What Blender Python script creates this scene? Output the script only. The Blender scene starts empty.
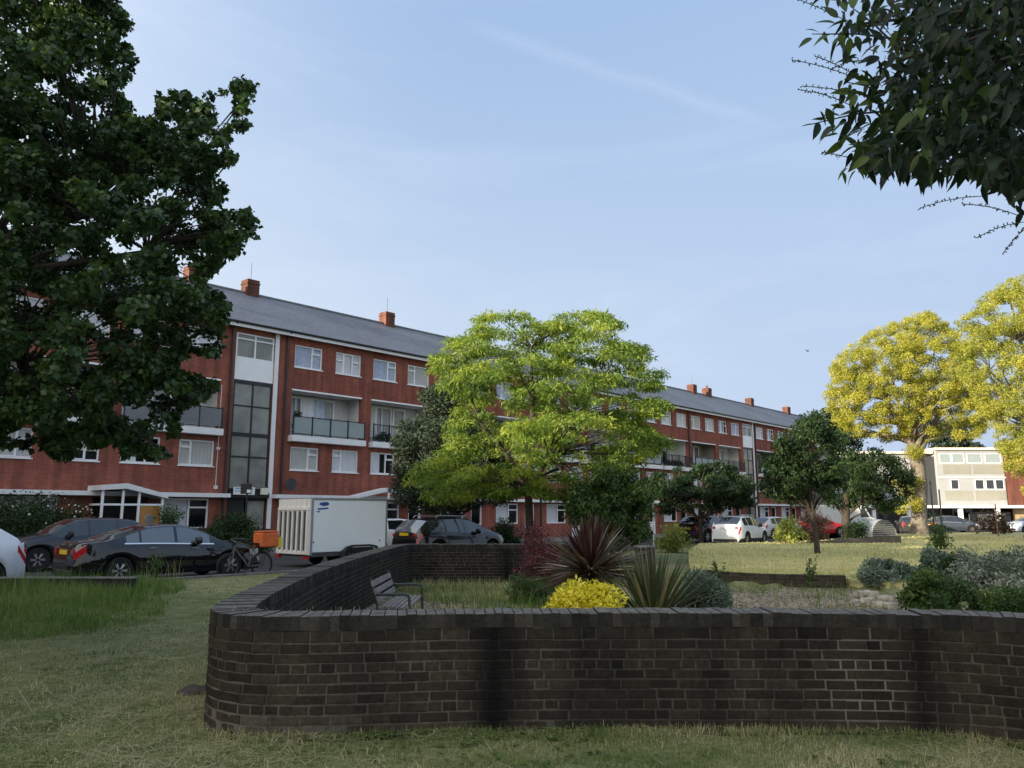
import bpy, bmesh, math, random
import numpy as np
from mathutils import Vector, Matrix, Euler
RNG = np.random.default_rng(7); random.seed(7)
S = bpy.context.scene; COL = S.collection
PI = math.pi
# ------------------------------------------------------------------ camera model and site axes
F = 770.0; PITCH = math.atan(129 / F); CZ = 1.65
def ray(x, y):
    u = (x - 512) / F; v = (384 - y) / F
    return (u, math.cos(PITCH) - v * math.sin(PITCH), math.sin(PITCH) + v * math.cos(PITCH))
def at(x, y, Y):
    r = ray(x, y); t = Y / r[1]; return Vector((r[0] * t, Y, CZ + r[2] * t))
def gnd(x, y, z=0.0):
    r = ray(x, y); t = (z - CZ) / r[2]; return Vector((r[0] * t, r[1] * t, z))
def colx(x, Y):                       # world X of picture column x at distance Y (near eye level)
    return at(x, 513, Y).x
_h = math.hypot(.9403, 1.0139)
D = Vector((.67996, .73325, 0)); N = Vector((.73325, -.67996, 0))   # along the terrace / out of its front
P0 = Vector((-11.744, 38, 0)); KF = N.dot(P0)
ANG = math.atan2(D.y, D.x)
def site(a, b, z=0.0):                # a along D, b along N
    return D * a + N * b + Vector((0, 0, z))
ROADZ = -0.10; GARDZ = -0.10; RLAWN = 0.12
# ------------------------------------------------------------------ mesh helpers
class MB:
    def __init__(s): s.v = []; s.f = []; s.t = []
    def add(s, vs, fs, tint=None):
        o = len(s.v); s.v += [tuple(p) for p in vs]; s.f += [tuple(i + o for i in f) for f in fs]
        if tint is not None: s.t += [tint] * len(vs)
        return s
    def box(s, c, d, rz=0, m=None, tint=None):
        x, y, z = d[0] / 2, d[1] / 2, d[2] / 2
        p = [Vector((a, b, e)) for e in (-z, z) for b in (-y, y) for a in (-x, x)]
        R = m if m is not None else Matrix.Rotation(rz, 3, 'Z')
        p = [R @ q + Vector(c) for q in p]
        return s.add(p, [(0, 2, 3, 1), (4, 5, 7, 6), (0, 1, 5, 4), (2, 6, 7, 3), (0, 4, 6, 2), (1, 3, 7, 5)], tint)
    def bb(s, x0, x1, y0, y1, z0, z1, tint=None):
        return s.box(((x0 + x1) / 2, (y0 + y1) / 2, (z0 + z1) / 2), (x1 - x0, y1 - y0, z1 - z0), tint=tint)
    def tube(s, pts, r, n=6, cap=True):
        pts = [Vector(p) for p in pts]; k = len(pts)
        if not isinstance(r, (list, tuple)): r = [r] * k
        o = []; prev = None
        for i, p in enumerate(pts):
            t = (pts[min(i + 1, k - 1)] - pts[max(i - 1, 0)])
            t = t.normalized() if t.length > 1e-9 else Vector((0, 0, 1))
            if prev is None:
                a = t.orthogonal().normalized()
            else:
                a = prev - t * prev.dot(t); a = a.normalized() if a.length > 1e-6 else t.orthogonal().normalized()
            prev = a; b = t.cross(a)
            for j in range(n):
                w = 2 * PI * j / n; o.append(p + (a * math.cos(w) + b * math.sin(w)) * r[i])
        fs = [(i * n + j, i * n + (j + 1) % n, (i + 1) * n + (j + 1) % n, (i + 1) * n + j) for i in range(k - 1) for j in range(n)]
        if cap: fs += [tuple(range(n))[::-1], tuple((k - 1) * n + j for j in range(n))]
        return s.add(o, fs)
    def lathe(s, prof, c=(0, 0, 0), axis='Y', n=24):   # prof: (radius, along axis)
        o = []; k = len(prof)
        for r, h in prof:
            for j in range(n):
                w = 2 * PI * j / n; a, b = r * math.cos(w), r * math.sin(w)
                q = (a, h, b) if axis == 'Y' else ((a, b, h) if axis == 'Z' else (h, a, b))
                o.append(Vector(q) + Vector(c))
        fs = [(i * n + j, (i + 1) * n + j, (i + 1) * n + (j + 1) % n, i * n + (j + 1) % n) for i in range(k - 1) for j in range(n)]
        if prof[0][0] > 1e-4: fs.append(tuple(range(n)))
        if prof[-1][0] > 1e-4: fs.append(tuple((k - 1) * n + j for j in range(n))[::-1])
        return s.add(o, fs)
    def prism(s, poly, z0, z1):
        k = len(poly)
        return s.add([(p[0], p[1], z0) for p in poly] + [(p[0], p[1], z1) for p in poly],
                     [tuple(range(k))[::-1], tuple(range(k, 2 * k))] + [(i, (i + 1) % k, (i + 1) % k + k, i + k) for i in range(k)])
    def slabxz(s, poly, y0, y1):      # polygon in x,z extruded along y
        k = len(poly)
        return s.add([(p[0], y0, p[1]) for p in poly] + [(p[0], y1, p[1]) for p in poly],
                     [tuple(range(k)), tuple(range(k, 2 * k))[::-1]] + [(i, i + k, (i + 1) % k + k, (i + 1) % k) for i in range(k)])
    def build(s, name, m, parent=None, smooth=None, fix=True, bevel=0):
        me = bpy.data.meshes.new(name); me.from_pydata(s.v, [], s.f)
        if s.t:
            at_ = me.attributes.new('tint', 'FLOAT', 'POINT'); at_.data.foreach_set('value', np.array(s.t, dtype=np.float32))
        if fix:
            bm = bmesh.new(); bm.from_mesh(me); bmesh.ops.recalc_face_normals(bm, faces=bm.faces); bm.to_mesh(me); bm.free()
        me.materials.append(m)
        if smooth is not None:
            me.polygons.foreach_set('use_smooth', [True] * len(me.polygons)); me.set_sharp_from_angle(angle=math.radians(smooth))
        o = bpy.data.objects.new(name, me); COL.objects.link(o)
        if parent is not None: o.parent = parent
        if bevel:
            b = o.modifiers.new('bevel', 'BEVEL'); b.width = bevel; b.segments = 2; b.limit_method = 'ANGLE'
        return o
def tag(o, label=None, cat=None, group=None, kind=None):
    if label: o['label'] = label
    if cat: o['category'] = cat
    if group: o['group'] = group
    if kind: o['kind'] = kind
    return o
def thing(name, label, cat, loc=(0, 0, 0), rz=0, group=None):
    o = bpy.data.objects.new(name, None); COL.objects.link(o); o.empty_display_size = .2
    o.location = loc; o.rotation_euler = (0, 0, rz); return tag(o, label, cat, group)
def copy_tree(o, parent=None):
    c = o.copy(); COL.objects.link(c); c.parent = parent
    for ch in list(o.children): copy_tree(ch, c)
    return c
# ------------------------------------------------------------------ materials
def nm(name):
    m = bpy.data.materials.new(name); m.use_nodes = True; nt = m.node_tree
    return m, nt, nt.nodes['Principled BSDF']
def L(nt, a, b): nt.links.new(a, b)
def nd(nt, t, **k):
    n = nt.nodes.new(t)
    for a, b in k.items(): setattr(n, a, b)
    return n
def ramp(nt, stops):
    r = nd(nt, 'ShaderNodeValToRGB'); e = r.color_ramp.elements
    while len(e) < len(stops): e.new(.5)
    for q, (p, c) in zip(e, stops): q.position = p; q.color = (*c, 1)
    return r
def noise(nt, scale, detail=4, rough=.55, vec=None):
    n = nd(nt, 'ShaderNodeTexNoise'); n.inputs['Scale'].default_value = scale; n.inputs['Detail'].default_value = detail
    n.inputs['Roughness'].default_value = rough
    if vec is not None: L(nt, vec, n.inputs['Vector'])
    return n
def mixc(nt, fac, a, b, mode='MIX'):
    m = nd(nt, 'ShaderNodeMix', data_type='RGBA', blend_type=mode)
    for s_, q in ((m.inputs[0], fac), (m.inputs[6], a), (m.inputs[7], b)):
        if isinstance(q, (int, float)): s_.default_value = q
        elif isinstance(q, tuple): s_.default_value = (*q, 1)
        else: L(nt, q, s_)
    return m.outputs[2]
def bump(nt, b, h, strength=.3, dist=.02):
    q = nd(nt, 'ShaderNodeBump'); q.inputs['Strength'].default_value = strength; q.inputs['Distance'].default_value = dist
    L(nt, h, q.inputs['Height']); L(nt, q.outputs[0], b.inputs['Normal'])
def wpos(nt): return nd(nt, 'ShaderNodeNewGeometry').outputs['Position']
def opos(nt): return nd(nt, 'ShaderNodeTexCoord').outputs['Object']
def mat(name, c, rough=.6, var=.25, scale=6, metal=0, bmp=0, spec=.5, coat=0, world=False):
    m, nt, b = nm(name)
    vec = wpos(nt) if world else opos(nt)
    if var:
        n = noise(nt, scale, 5, .6, vec)
        r = ramp(nt, [(.3, tuple(x * (1 - var) for x in c)), (.7, tuple(min(1, x * (1 + var)) for x in c))])
        L(nt, n.outputs[0], r.inputs[0]); L(nt, r.outputs[0], b.inputs['Base Color'])
        if bmp: bump(nt, b, n.outputs[0], bmp, .02)
    else: b.inputs['Base Color'].default_value = (*c, 1)
    b.inputs['Roughness'].default_value = rough; b.inputs['Metallic'].default_value = metal
    b.inputs['Specular IOR Level'].default_value = spec
    if coat: b.inputs['Coat Weight'].default_value = coat; b.inputs['Coat Roughness'].default_value = .04
    return m
def leafmat(name, stops, trans=.35, rough=.5, spec=.3, tcol=1.3):
    m, nt, b = nm(name)
    a = nd(nt, 'ShaderNodeAttribute', attribute_name='tint')
    r = ramp(nt, stops); L(nt, a.outputs['Fac'], r.inputs[0])
    L(nt, r.outputs[0], b.inputs['Base Color']); b.inputs['Roughness'].default_value = rough; b.inputs['Specular IOR Level'].default_value = spec
    if trans:
        t = nd(nt, 'ShaderNodeBsdfTranslucent'); mx = nd(nt, 'ShaderNodeMixShader'); mx.inputs[0].default_value = trans
        c = mixc(nt, 1.0, r.outputs[0], (tcol, tcol * 1.0, tcol * .5), 'MULTIPLY'); L(nt, c, t.inputs[0])
        L(nt, b.outputs[0], mx.inputs[1]); L(nt, t.outputs[0], mx.inputs[2]); L(nt, mx.outputs[0], nt.nodes['Material Output'].inputs[0])
    return m
def glassmat(name, tint=(.6, .68, .72), transp=.7, rough=.03):
    m, nt, b = nm(name)
    b.inputs['Base Color'].default_value = (.02, .024, .028, 1); b.inputs['Roughness'].default_value = rough; b.inputs['Specular IOR Level'].default_value = .8
    t = nd(nt, 'ShaderNodeBsdfTransparent'); t.inputs[0].default_value = (*tint, 1)
    mx = nd(nt, 'ShaderNodeMixShader'); mx.inputs[0].default_value = transp
    L(nt, b.outputs[0], mx.inputs[1]); L(nt, t.outputs[0], mx.inputs[2]); L(nt, mx.outputs[0], nt.nodes['Material Output'].inputs[0])
    return m
M = {}
def stairmat():
    m, nt, b = nm('stair_glass'); n = noise(nt, .9, 4, .6, opos(nt)); r = ramp(nt, [(.35, (.24, .25, .23)), (.65, (.40, .41, .37))]); L(nt, n.outputs[0], r.inputs[0]); L(nt, r.outputs[0], b.inputs['Base Color'])
    b.inputs['Roughness'].default_value = .12; t = nd(nt, 'ShaderNodeBsdfTransparent'); t.inputs[0].default_value = (.9, .92, .9, 1)
    mx = nd(nt, 'ShaderNodeMixShader'); mx.inputs[0].default_value = .25; L(nt, b.outputs[0], mx.inputs[1]); L(nt, t.outputs[0], mx.inputs[2]); L(nt, mx.outputs[0], nt.nodes['Material Output'].inputs[0]); return m
def mk_brick(name, c1, c2, mortar, bw=.225, bh=.075):
    m, nt, b = nm(name); p = opos(nt)
    s = nd(nt, 'ShaderNodeSeparateXYZ'); L(nt, p, s.inputs[0])
    ad = nd(nt, 'ShaderNodeMath', operation='ADD'); L(nt, s.outputs[0], ad.inputs[0]); L(nt, s.outputs[1], ad.inputs[1])
    c = nd(nt, 'ShaderNodeCombineXYZ'); L(nt, ad.outputs[0], c.inputs[0]); L(nt, s.outputs[2], c.inputs[1])
    t = nd(nt, 'ShaderNodeTexBrick'); L(nt, c.outputs[0], t.inputs['Vector'])
    t.inputs['Scale'].default_value = 1; t.inputs['Brick Width'].default_value = bw; t.inputs['Row Height'].default_value = bh
    t.inputs['Mortar Size'].default_value = .006; t.inputs['Mortar Smooth'].default_value = .3
    t.inputs['Color1'].default_value = (*c1, 1); t.inputs['Color2'].default_value = (*c2, 1); t.inputs['Mortar'].default_value = (*mortar, 1)
    n = noise(nt, .55, 5, .65, p); r = ramp(nt, [(.3, (.66, .68, .70)), (.7, (1.28, 1.25, 1.22))]); L(nt, n.outputs[0], r.inputs[0])
    mp = nd(nt, 'ShaderNodeMapping'); mp.inputs['Scale'].default_value = (3, 3, .25); L(nt, p, mp.inputs[0])
    n2 = noise(nt, 1, 4, .6, mp.outputs[0]); r2 = ramp(nt, [(.35, (.70, .72, .74)), (.65, (1.15, 1.14, 1.12))]); L(nt, n2.outputs[0], r2.inputs[0])
    q = mixc(nt, 1, t.outputs[0], r.outputs[0], 'MULTIPLY'); q = mixc(nt, 1, q, r2.outputs[0], 'MULTIPLY')
    L(nt, q, b.inputs['Base Color']); b.inputs['Roughness'].default_value = .85; b.inputs['Specular IOR Level'].default_value = .2
    bump(nt, b, t.outputs['Fac'], -.4, .006)
    return m
M['brick'] = mk_brick('red_brick', (.32, .097, .064), (.25, .074, .052), (.25, .145, .115))
M['chimney'] = mk_brick('chimney_brick', (.155, .064, .043), (.115, .048, .034), (.16, .10, .08))
M['yellow_brick'] = mk_brick('buff_brick', (.42, .30, .16), (.36, .25, .13), (.4, .33, .25))
M['white'] = mat('white_paint', (.80, .81, .82), .45, .06, 2)
M['upvc'] = mat('window_frame_white', (.88, .89, .90), .35, .04, 3)
M['offwhite'] = mat('weathered_white_boarding', (.62, .62, .6), .6, .12, 1.5)
M['black'] = mat('black_metal', (.018, .018, .02), .45, .2, 8)
M['darkgrey'] = mat('dark_grey_metal', (.05, .052, .056), .5, .2, 8)
M['frost'] = mat('frosted_balcony_glass', (.27, .32, .325), .25, .08, 2)
M['stairglass'] = stairmat()
M['pane'] = glassmat('window_glass', (.95, .96, .98), .86)
M['curtain'] = mat('net_curtain', (.88, .88, .90), .9, .08, 5)
M['blind'] = mat('cream_blind', (.68, .67, .62), .9, .06, 3)
M['bluecurtain'] = mat('pale_blue_curtain', (.58, .65, .80), .9, .2, 6)
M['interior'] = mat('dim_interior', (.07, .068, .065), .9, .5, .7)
M['paleint'] = mat('stairwell_plaster', (.36, .36, .31), .9, .25, .8)
M['wood_door'] = mat('oak_door', (.42, .2, .06), .5, .2, 5)
M['render'] = mat('cream_render', (.72, .67, .52), .8, .06, .6)
M['panel'] = mat('beige_panel', (.27, .265, .225), .7, .08, .8)
def mk_slate():
    m, nt, b = nm('roof_slate'); p = opos(nt)
    t = nd(nt, 'ShaderNodeTexBrick'); L(nt, p, t.inputs['Vector']); t.inputs['Scale'].default_value = 1
    t.inputs['Brick Width'].default_value = .3; t.inputs['Row Height'].default_value = .22; t.inputs['Mortar Size'].default_value = .008
    t.inputs['Color1'].default_value = (.165, .174, .195, 1); t.inputs['Color2'].default_value = (.135, .143, .16, 1); t.inputs['Mortar'].default_value = (.085, .092, .105, 1)
    n = noise(nt, .35, 5, .6, p); r = ramp(nt, [(.3, (.82, .82, .84)), (.7, (1.12, 1.12, 1.1))]); L(nt, n.outputs[0], r.inputs[0])
    L(nt, mixc(nt, 1, t.outputs[0], r.outputs[0], 'MULTIPLY'), b.inputs['Base Color']); b.inputs['Roughness'].default_value = .6
    bump(nt, b, t.outputs['Fac'], -.5, .01); return m
M['slate'] = mk_slate()
def mk_ground(name, stops, sc=(.35, 3.0, 40), bmp=.5):
    m, nt, b = nm(name); p = wpos(nt)
    n1 = noise(nt, sc[0], 4, .6, p); n2 = noise(nt, sc[1], 5, .65, p); n3 = noise(nt, sc[2], 3, .7, p)
    a = nd(nt, 'ShaderNodeMath', operation='MULTIPLY_ADD'); L(nt, n1.outputs[0], a.inputs[0]); a.inputs[1].default_value = .55
    q = nd(nt, 'ShaderNodeMath', operation='MULTIPLY'); L(nt, n2.outputs[0], q.inputs[0]); q.inputs[1].default_value = .45; L(nt, q.outputs[0], a.inputs[2])
    r = ramp(nt, stops); L(nt, a.outputs[0], r.inputs[0])
    r3 = ramp(nt, [(.3, (.55, .55, .55)), (.7, (1.35, 1.35, 1.35))]); L(nt, n3.outputs[0], r3.inputs[0])
    L(nt, mixc(nt, 1, r.outputs[0], r3.outputs[0], 'MULTIPLY'), b.inputs['Base Color']); b.inputs['Roughness'].default_value = .95; b.inputs['Specular IOR Level'].default_value = .1
    bump(nt, b, n3.outputs[0], bmp, .03); return m
GS = [(.32, (.09, .125, .045)), (.45, (.145, .17, .07)), (.55, (.21, .215, .11)), (.68, (.31, .29, .17))]
def mk_cobbles(name, stops):
    m = mk_ground(name, stops, (.8, 3.5, 22), .5); nt = m.node_tree; b = nt.nodes['Principled BSDF']; src = b.inputs['Base Color'].links[0].from_socket
    v = nd(nt, 'ShaderNodeTexVoronoi', feature='DISTANCE_TO_EDGE'); v.inputs['Scale'].default_value = 6.5; L(nt, wpos(nt), v.inputs['Vector'])
    r = ramp(nt, [(.02, (.42, .42, .38)), (.12, (1.1, 1.08, 1.05))]); L(nt, v.outputs['Distance'], r.inputs[0]); L(nt, mixc(nt, 1, src, r.outputs[0], 'MULTIPLY'), b.inputs['Base Color'])
    r2 = ramp(nt, [(0, (0, 0, 0)), (.15, (1, 1, 1))]); L(nt, v.outputs['Distance'], r2.inputs[0]); bump(nt, b, r2.outputs[0], .8, .03); return m
M['lawn'] = mk_ground('mown_grass_ground', GS)
M['rlawn'] = mk_ground('dry_grass_ground', [(.3, (.26, .26, .10)), (.45, (.42, .40, .18)), (.58, (.52, .48, .25)), (.7, (.58, .53, .33))], (.3, 1.6, 14), .8)
M['earth'] = mk_ground('distant_ground', [(.3, (.06, .06, .04)), (.7, (.10, .10, .06))], (.1, 1, 8))
M['road'] = mk_ground('asphalt', [(.3, (.045, .046, .05)), (.7, (.075, .075, .08))], (.2, 2, 60), .3)
M['pave'] = mk_ground('pavement_concrete', [(.3, (.15, .145, .14)), (.7, (.22, .215, .2))], (.3, 2, 30), .2)
M['path'] = mk_cobbles('worn_cobbles', [(.3, (.17, .155, .09)), (.47, (.25, .205, .15)), (.55, (.33, .275, .205)), (.7, (.24, .22, .11))])
M['kerb'] = mat('kerb_stone', (.17, .165, .155), .9, .3, 4, bmp=.3, world=True)
M['bark'] = mat('bark', (.05, .041, .032), .95, .5, 14, bmp=.8)
M['palebark'] = mat('pale_bark', (.16, .14, .115), .95, .4, 6, bmp=.8)
# ------------------------------------------------------------------ foliage
SH = {
 'diamond': [(0, 0), (.5, .28), (1, 0), (.5, -.28)],
 'leaf': [(0, 0), (.28, .2), (.62, .19), (1, 0), (.62, -.19), (.28, -.2)],
 'round': [(0, 0), (.2, .3), (.6, .36), (1, 0), (.6, -.36), (.2, -.3)],
 'maple': [(0, 0), (.08, .34), (.32, .30), (.5, .48), (.68, .24), (1, 0), (.68, -.24), (.5, -.48), (.32, -.30), (.08, -.34)],
 'lance': [(0, 0), (.35, .14), (1, 0), (.35, -.14)],
 'blade': [(0, .03), (.5, .045), (1, 0), (.5, -.045), (0, -.03)],
 'needle': [(0, .05), (1, 0), (0, -.05)],
}
def unit(a):
    return a / np.maximum(np.linalg.norm(a, axis=1, keepdims=True), 1e-9)
def leafmesh(name, m, P, Dr, Nr, size, tint, shape='leaf', parent=None, fold=.18, curl=.12):
    P = np.asarray(P, float); n = len(P); sh = np.array(SH[shape]); k = len(sh)
    Dr = unit(np.asarray(Dr, float)); W = unit(np.cross(Nr, Dr)); U = np.cross(Dr, W); size = np.broadcast_to(size, (n,))[:, None, None]
    x = sh[:, 0][None, :, None]; y = sh[:, 1][None, :, None]
    V = P[:, None, :] + size * (Dr[:, None, :] * x + W[:, None, :] * y + U[:, None, :] * (fold * np.abs(y) - curl * x * x))
    me = bpy.data.meshes.new(name)
    me.vertices.add(n * k); me.vertices.foreach_set('co', V.reshape(-1).astype(np.float32))
    me.loops.add(n * k); me.loops.foreach_set('vertex_index', np.arange(n * k, dtype=np.int32))
    me.polygons.add(n); me.polygons.foreach_set('loop_start', np.arange(n, dtype=np.int32) * k)
    me.update(calc_edges=True)
    a = me.attributes.new('tint', 'FLOAT', 'POINT'); a.data.foreach_set('value', np.repeat(np.clip(tint, 0, 1), k).astype(np.float32))
    me.materials.append(m)
    o = bpy.data.objects.new(name, me); COL.objects.link(o)
    if parent is not None: o.parent = parent
    return o
def leafgrid(name, m, P, Dr, Nr, size, tint, parent=None, fold=.3, curl=.25, wid=.2):
    P = np.asarray(P, float); n = len(P); s = np.array([0, .14, .34, .58, .82, 1.0]); wd = np.array([.03, .66, 1.0, .86, .42, .0]) * wid
    Dr = unit(np.asarray(Dr, float)); W = unit(np.cross(Nr, Dr)); U = np.cross(Dr, W); K = len(s); c = curl * (.2 + 1.6 * RNG.random(n))
    x = np.repeat(s, 3)[None, :, None]; y = (wd[:, None] * np.array([-1, 0, 1])).reshape(-1)[None, :, None]; sz = np.asarray(size)[:, None, None]
    V = P[:, None, :] + sz * (Dr[:, None, :] * x + W[:, None, :] * y + U[:, None, :] * (fold * np.abs(y) - c[:, None, None] * x * x))
    nv = 3 * K; q = np.array([[3 * j + i, 3 * j + i + 1, 3 * j + i + 4, 3 * j + i + 3] for j in range(K - 1) for i in (0, 1)], dtype=np.int32)
    li = (np.arange(n, dtype=np.int32)[:, None, None] * nv + q[None]).reshape(-1); nf = n * len(q)
    me = bpy.data.meshes.new(name); me.vertices.add(n * nv); me.vertices.foreach_set('co', V.reshape(-1).astype(np.float32)); me.loops.add(len(li)); me.loops.foreach_set('vertex_index', li)
    me.polygons.add(nf); me.polygons.foreach_set('loop_start', np.arange(nf, dtype=np.int32) * 4); me.polygons.foreach_set('use_smooth', np.ones(nf, bool)); me.update(calc_edges=True)
    a = me.attributes.new('tint', 'FLOAT', 'POINT'); a.data.foreach_set('value', np.repeat(np.clip(tint, 0, 1), nv).astype(np.float32)); me.materials.append(m)
    o = bpy.data.objects.new(name, me); COL.objects.link(o)
    if parent is not None: o.parent = parent
    return o
def rdir(n):
    return unit(RNG.normal(size=(n, 3)))
def clump_leaves(clumps, n, size, flat=.75, up=.6, out=.0, droop=.3, axis=None, stretch=1.0, ctint=.25, ltint=.2, base=.5, shell=.45, szvar=.3):
    """clumps: list of (centre, radius). Returns leaf arrays. axis: stretch clumps away from this (x,y) and let the tips droop."""
    C = np.array([tuple(c) for c, r in clumps]); R = np.array([r for c, r in clumps])
    cnt = np.maximum(3, (n * (R / R.mean()) ** 2)).astype(int)
    idx = np.repeat(np.arange(len(C)), cnt); T = len(idx)
    q = rdir(T) * (RNG.random((T, 1)) ** shell)
    r = R[idx][:, None]
    if axis is not None:
        rad = C[idx] - np.array(axis); rad[:, 2] = 0; rad = unit(rad)
        tan = np.stack([-rad[:, 1], rad[:, 0], np.zeros(T)], 1)
        off = rad * q[:, :1] * r * stretch + tan * q[:, 1:2] * r + np.array([0, 0, 1]) * q[:, 2:3] * r * flat
        off[:, 2] -= np.maximum(0, q[:, 0]) ** 2 * R[idx] * .45
    else:
        off = q * r; off[:, 2] *= flat
    P = C[idx] + off
    od = unit(off)
    Dr = unit(rdir(T) * 1.0 + od * out + np.array([0, 0, -droop]))
    Nr = unit(rdir(T) * (1 - up) + np.array([0, 0, up]) + od * .25)
    ct = RNG.normal(0, ctint, len(C))
    tint = base + ct[idx] + RNG.normal(0, ltint, T)
    return P, Dr, Nr, size * (1 + RNG.normal(0, szvar, T).clip(-.6, .8)), tint
def inpoly(p, poly):
    x, y = p; c = False; j = len(poly) - 1
    for i in range(len(poly)):
        xi, yi = poly[i]; xj, yj = poly[j]
        if (yi > y) != (yj > y) and x < (xj - xi) * (y - yi) / (yj - yi) + xi: c = not c
        j = i
    return c
def edged(p, poly):
    best = 1e9
    for i in range(len(poly)):
        a = Vector(poly[i]); b = Vector(poly[(i + 1) % len(poly)]); q = Vector(p); ab = b - a
        t = max(0, min(1, (q - a).dot(ab) / max(ab.length_squared, 1e-9))); best = min(best, (a + ab * t - q).length)
    return best
def crown(poly, Y, T, n, rpx, var=.35, keep=.75):
    """clump centres filling a crown: outline in picture units at distance Y, crown half-depth T metres"""
    xs = [p[0] for p in poly]; ys = [p[1] for p in poly]; out = []; md = 0; cand = []; tries = 0
    while len(cand) < n and tries < 40000:
        tries += 1
        p = (random.uniform(min(xs), max(xs)), random.uniform(min(ys), max(ys)))
        if not inpoly(p, poly): continue
        e = edged(p, poly); r = rpx * (1 + random.uniform(-var, var)); r = min(r, max(rpx * .45, e / keep))
        if e < r * keep: continue
        cand.append((p, e, r)); md = max(md, e)
    for p, e, r in cand:
        t = T * math.sqrt(min(1, (e / md) * 1.4)); y = Y + random.uniform(-1, 1) * t
        out.append((at(p[0], p[1], y), r * y / F))
    return out
def local(cl, base): return [(Vector(c) - Vector(base), r) for c, r in cl]
def limbs(mb, start_pts, start_r, clumps, every=1, r0=.09, rt=.012, sag=.15):
    """limbs from points on the stem to the clumps"""
    for i, (c, r) in enumerate(clumps):
        if i % every: continue
        k = min(range(len(start_pts)), key=lambda j: (Vector(start_pts[j]) - c).length + (1.5 if start_pts[j][2] > c.z else 0))
        a = Vector(start_pts[k]); d = c - a; mid = a + d * .5 + Vector((random.uniform(-1, 1), random.uniform(-1, 1), random.uniform(0, 1))) * d.length * sag * .6
        q1 = a.lerp(mid, .5) + Vector((0, 0, d.length * .03)); q2 = mid.lerp(c, .5) + Vector((0, 0, d.length * .02))
        rr = min(start_r[k] * .6, r0)
        mb.tube([a, q1, mid, q2, c + Vector((0, 0, r * .2))], [rr, rr * .75, rr * .5, rr * .33, rt], 5, False)
def tree(name, label, cat, base, stem, stem_r, clumps, leaf, every=3, r0=.1, bark='bark', group=None, extra=None, forks=None):
    t = thing(name, label, cat, base, 0, group); b = Vector(base)
    mb = MB(); st = [Vector(p) - b for p in stem]; mb.tube(st, list(stem_r), 10)
    cl = local(clumps, b)
    sp, sr = st[max(1, len(st) // 3):], list(stem_r)[max(1, len(st) // 3):]
    if forks:
        for f, fr in forks:
            f = [Vector(p) - b for p in f]; mb.tube(f, list(fr), 8); sp = sp + f[1:]; sr = sr + list(fr)[1:]
    limbs(mb, sp, sr, cl, every, r0)
    mb.build('trunk', M[bark], t, 60)
    kw = dict(leaf); sh = kw.pop('shape', 'leaf'); m = kw.pop('mat')
    if kw.get('axis') == 'stem': kw['axis'] = tuple(st[-1])
    P, Dr, Nr, sz, ti = clump_leaves(cl, **kw)
    leafmesh('crown', m, P, Dr, Nr, sz, ti, sh, t)
    return t
def dome(cx, base, wpx, hpx, Y, z0, n, rr, dep=1.0):
    """clumps of a bush whose foot is at column cx, distance Y: ellipsoid wpx wide, hpx high"""
    X = colx(cx, Y); w = wpx * Y / F / 2; h = hpx * Y / F; out = []
    for i in range(n):
        u = rdir(1)[0]; u[2] = abs(u[2]) * 1.0; k = random.random() ** .4
        out.append((Vector((X + u[0] * w * k * (1 - rr), Y + u[1] * w * dep * k * (1 - rr), z0 + rr * h * .4 + u[2] * h * k * (1 - rr * .7))), (w + h) / 2 * rr * random.uniform(.7, 1.2)))
    return out, Vector((X, Y, z0))
def shrub(name, label, cat, cx, wpx, hpx, Y, z0, leaf, n=26, rr=.34, group=None, dep=1.0, stems=5, part='foliage'):
    cl, b = dome(cx, 0, wpx, hpx, Y, z0, n, rr, dep)
    t = thing(name, label, cat, b, 0, group); cl = local(cl, b)
    mb = MB()
    for i in range(stems):
        c, r = cl[i * len(cl) // max(1, stems)]
        mb.tube([(c.x * .15, c.y * .15, -.03), (c.x * .5, c.y * .5, c.z * .45), c], [.022, .016, .006], 5, False)
    mb.build('stem', M['bark'], t)
    kw = dict(leaf); sh = kw.pop('shape', 'leaf'); m = kw.pop('mat')
    P, Dr, Nr, sz, ti = clump_leaves(cl, **kw)
    k = P[:, 2] > .01
    leafmesh(part, m, P[k], Dr[k], Nr[k], sz[k], ti[k], sh, t)
    return t
M['greyfrost'] = mat('grey_balcony_glass', (.17, .18, .19), .3, .1, 2)
M['lf_dark'] = leafmat('dark_green_leaf', [(0, (.012, .026, .010)), (.5, (.024, .05, .017)), (1, (.05, .09, .03))])
M['lf_maple'] = leafmat('maple_leaf', [(0, (.015, .036, .013)), (.5, (.038, .082, .026)), (1, (.09, .15, .042))], .3, .45, .4)
M['lf_lime'] = leafmat('lime_green_leaf', [(0, (.06, .115, .025)), (.5, (.175, .265, .05)), (1, (.36, .42, .08))], .5)
M['lf_gold'] = leafmat('golden_leaf', [(0, (.14, .175, .035)), (.45, (.33, .335, .055)), (1, (.53, .49, .085))], .45)
M['lf_golden2'] = leafmat('greenish_golden_leaf', [(0, (.13, .175, .035)), (.45, (.32, .335, .06)), (1, (.53, .49, .09))], .45)
M['lf_olive'] = leafmat('grey_olive_leaf', [(0, (.028, .044, .031)), (.5, (.05, .073, .05)), (1, (.08, .108, .074))], .1, .8, .1)
M['lf_mid'] = leafmat('mid_green_leaf', [(0, (.025, .055, .017)), (.5, (.06, .115, .032)), (1, (.13, .19, .05))], .35)
M['lf_yel'] = leafmat('yellow_variegated_leaf', [(0, (.34, .30, .02)), (.4, (.70, .60, .03)), (1, (.88, .80, .10))], .25, .4)
M['lf_ylgreen'] = leafmat('yellow_green_leaf', [(0, (.10, .13, .02)), (.5, (.24, .28, .05)), (1, (.42, .44, .12))], .3)
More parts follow.
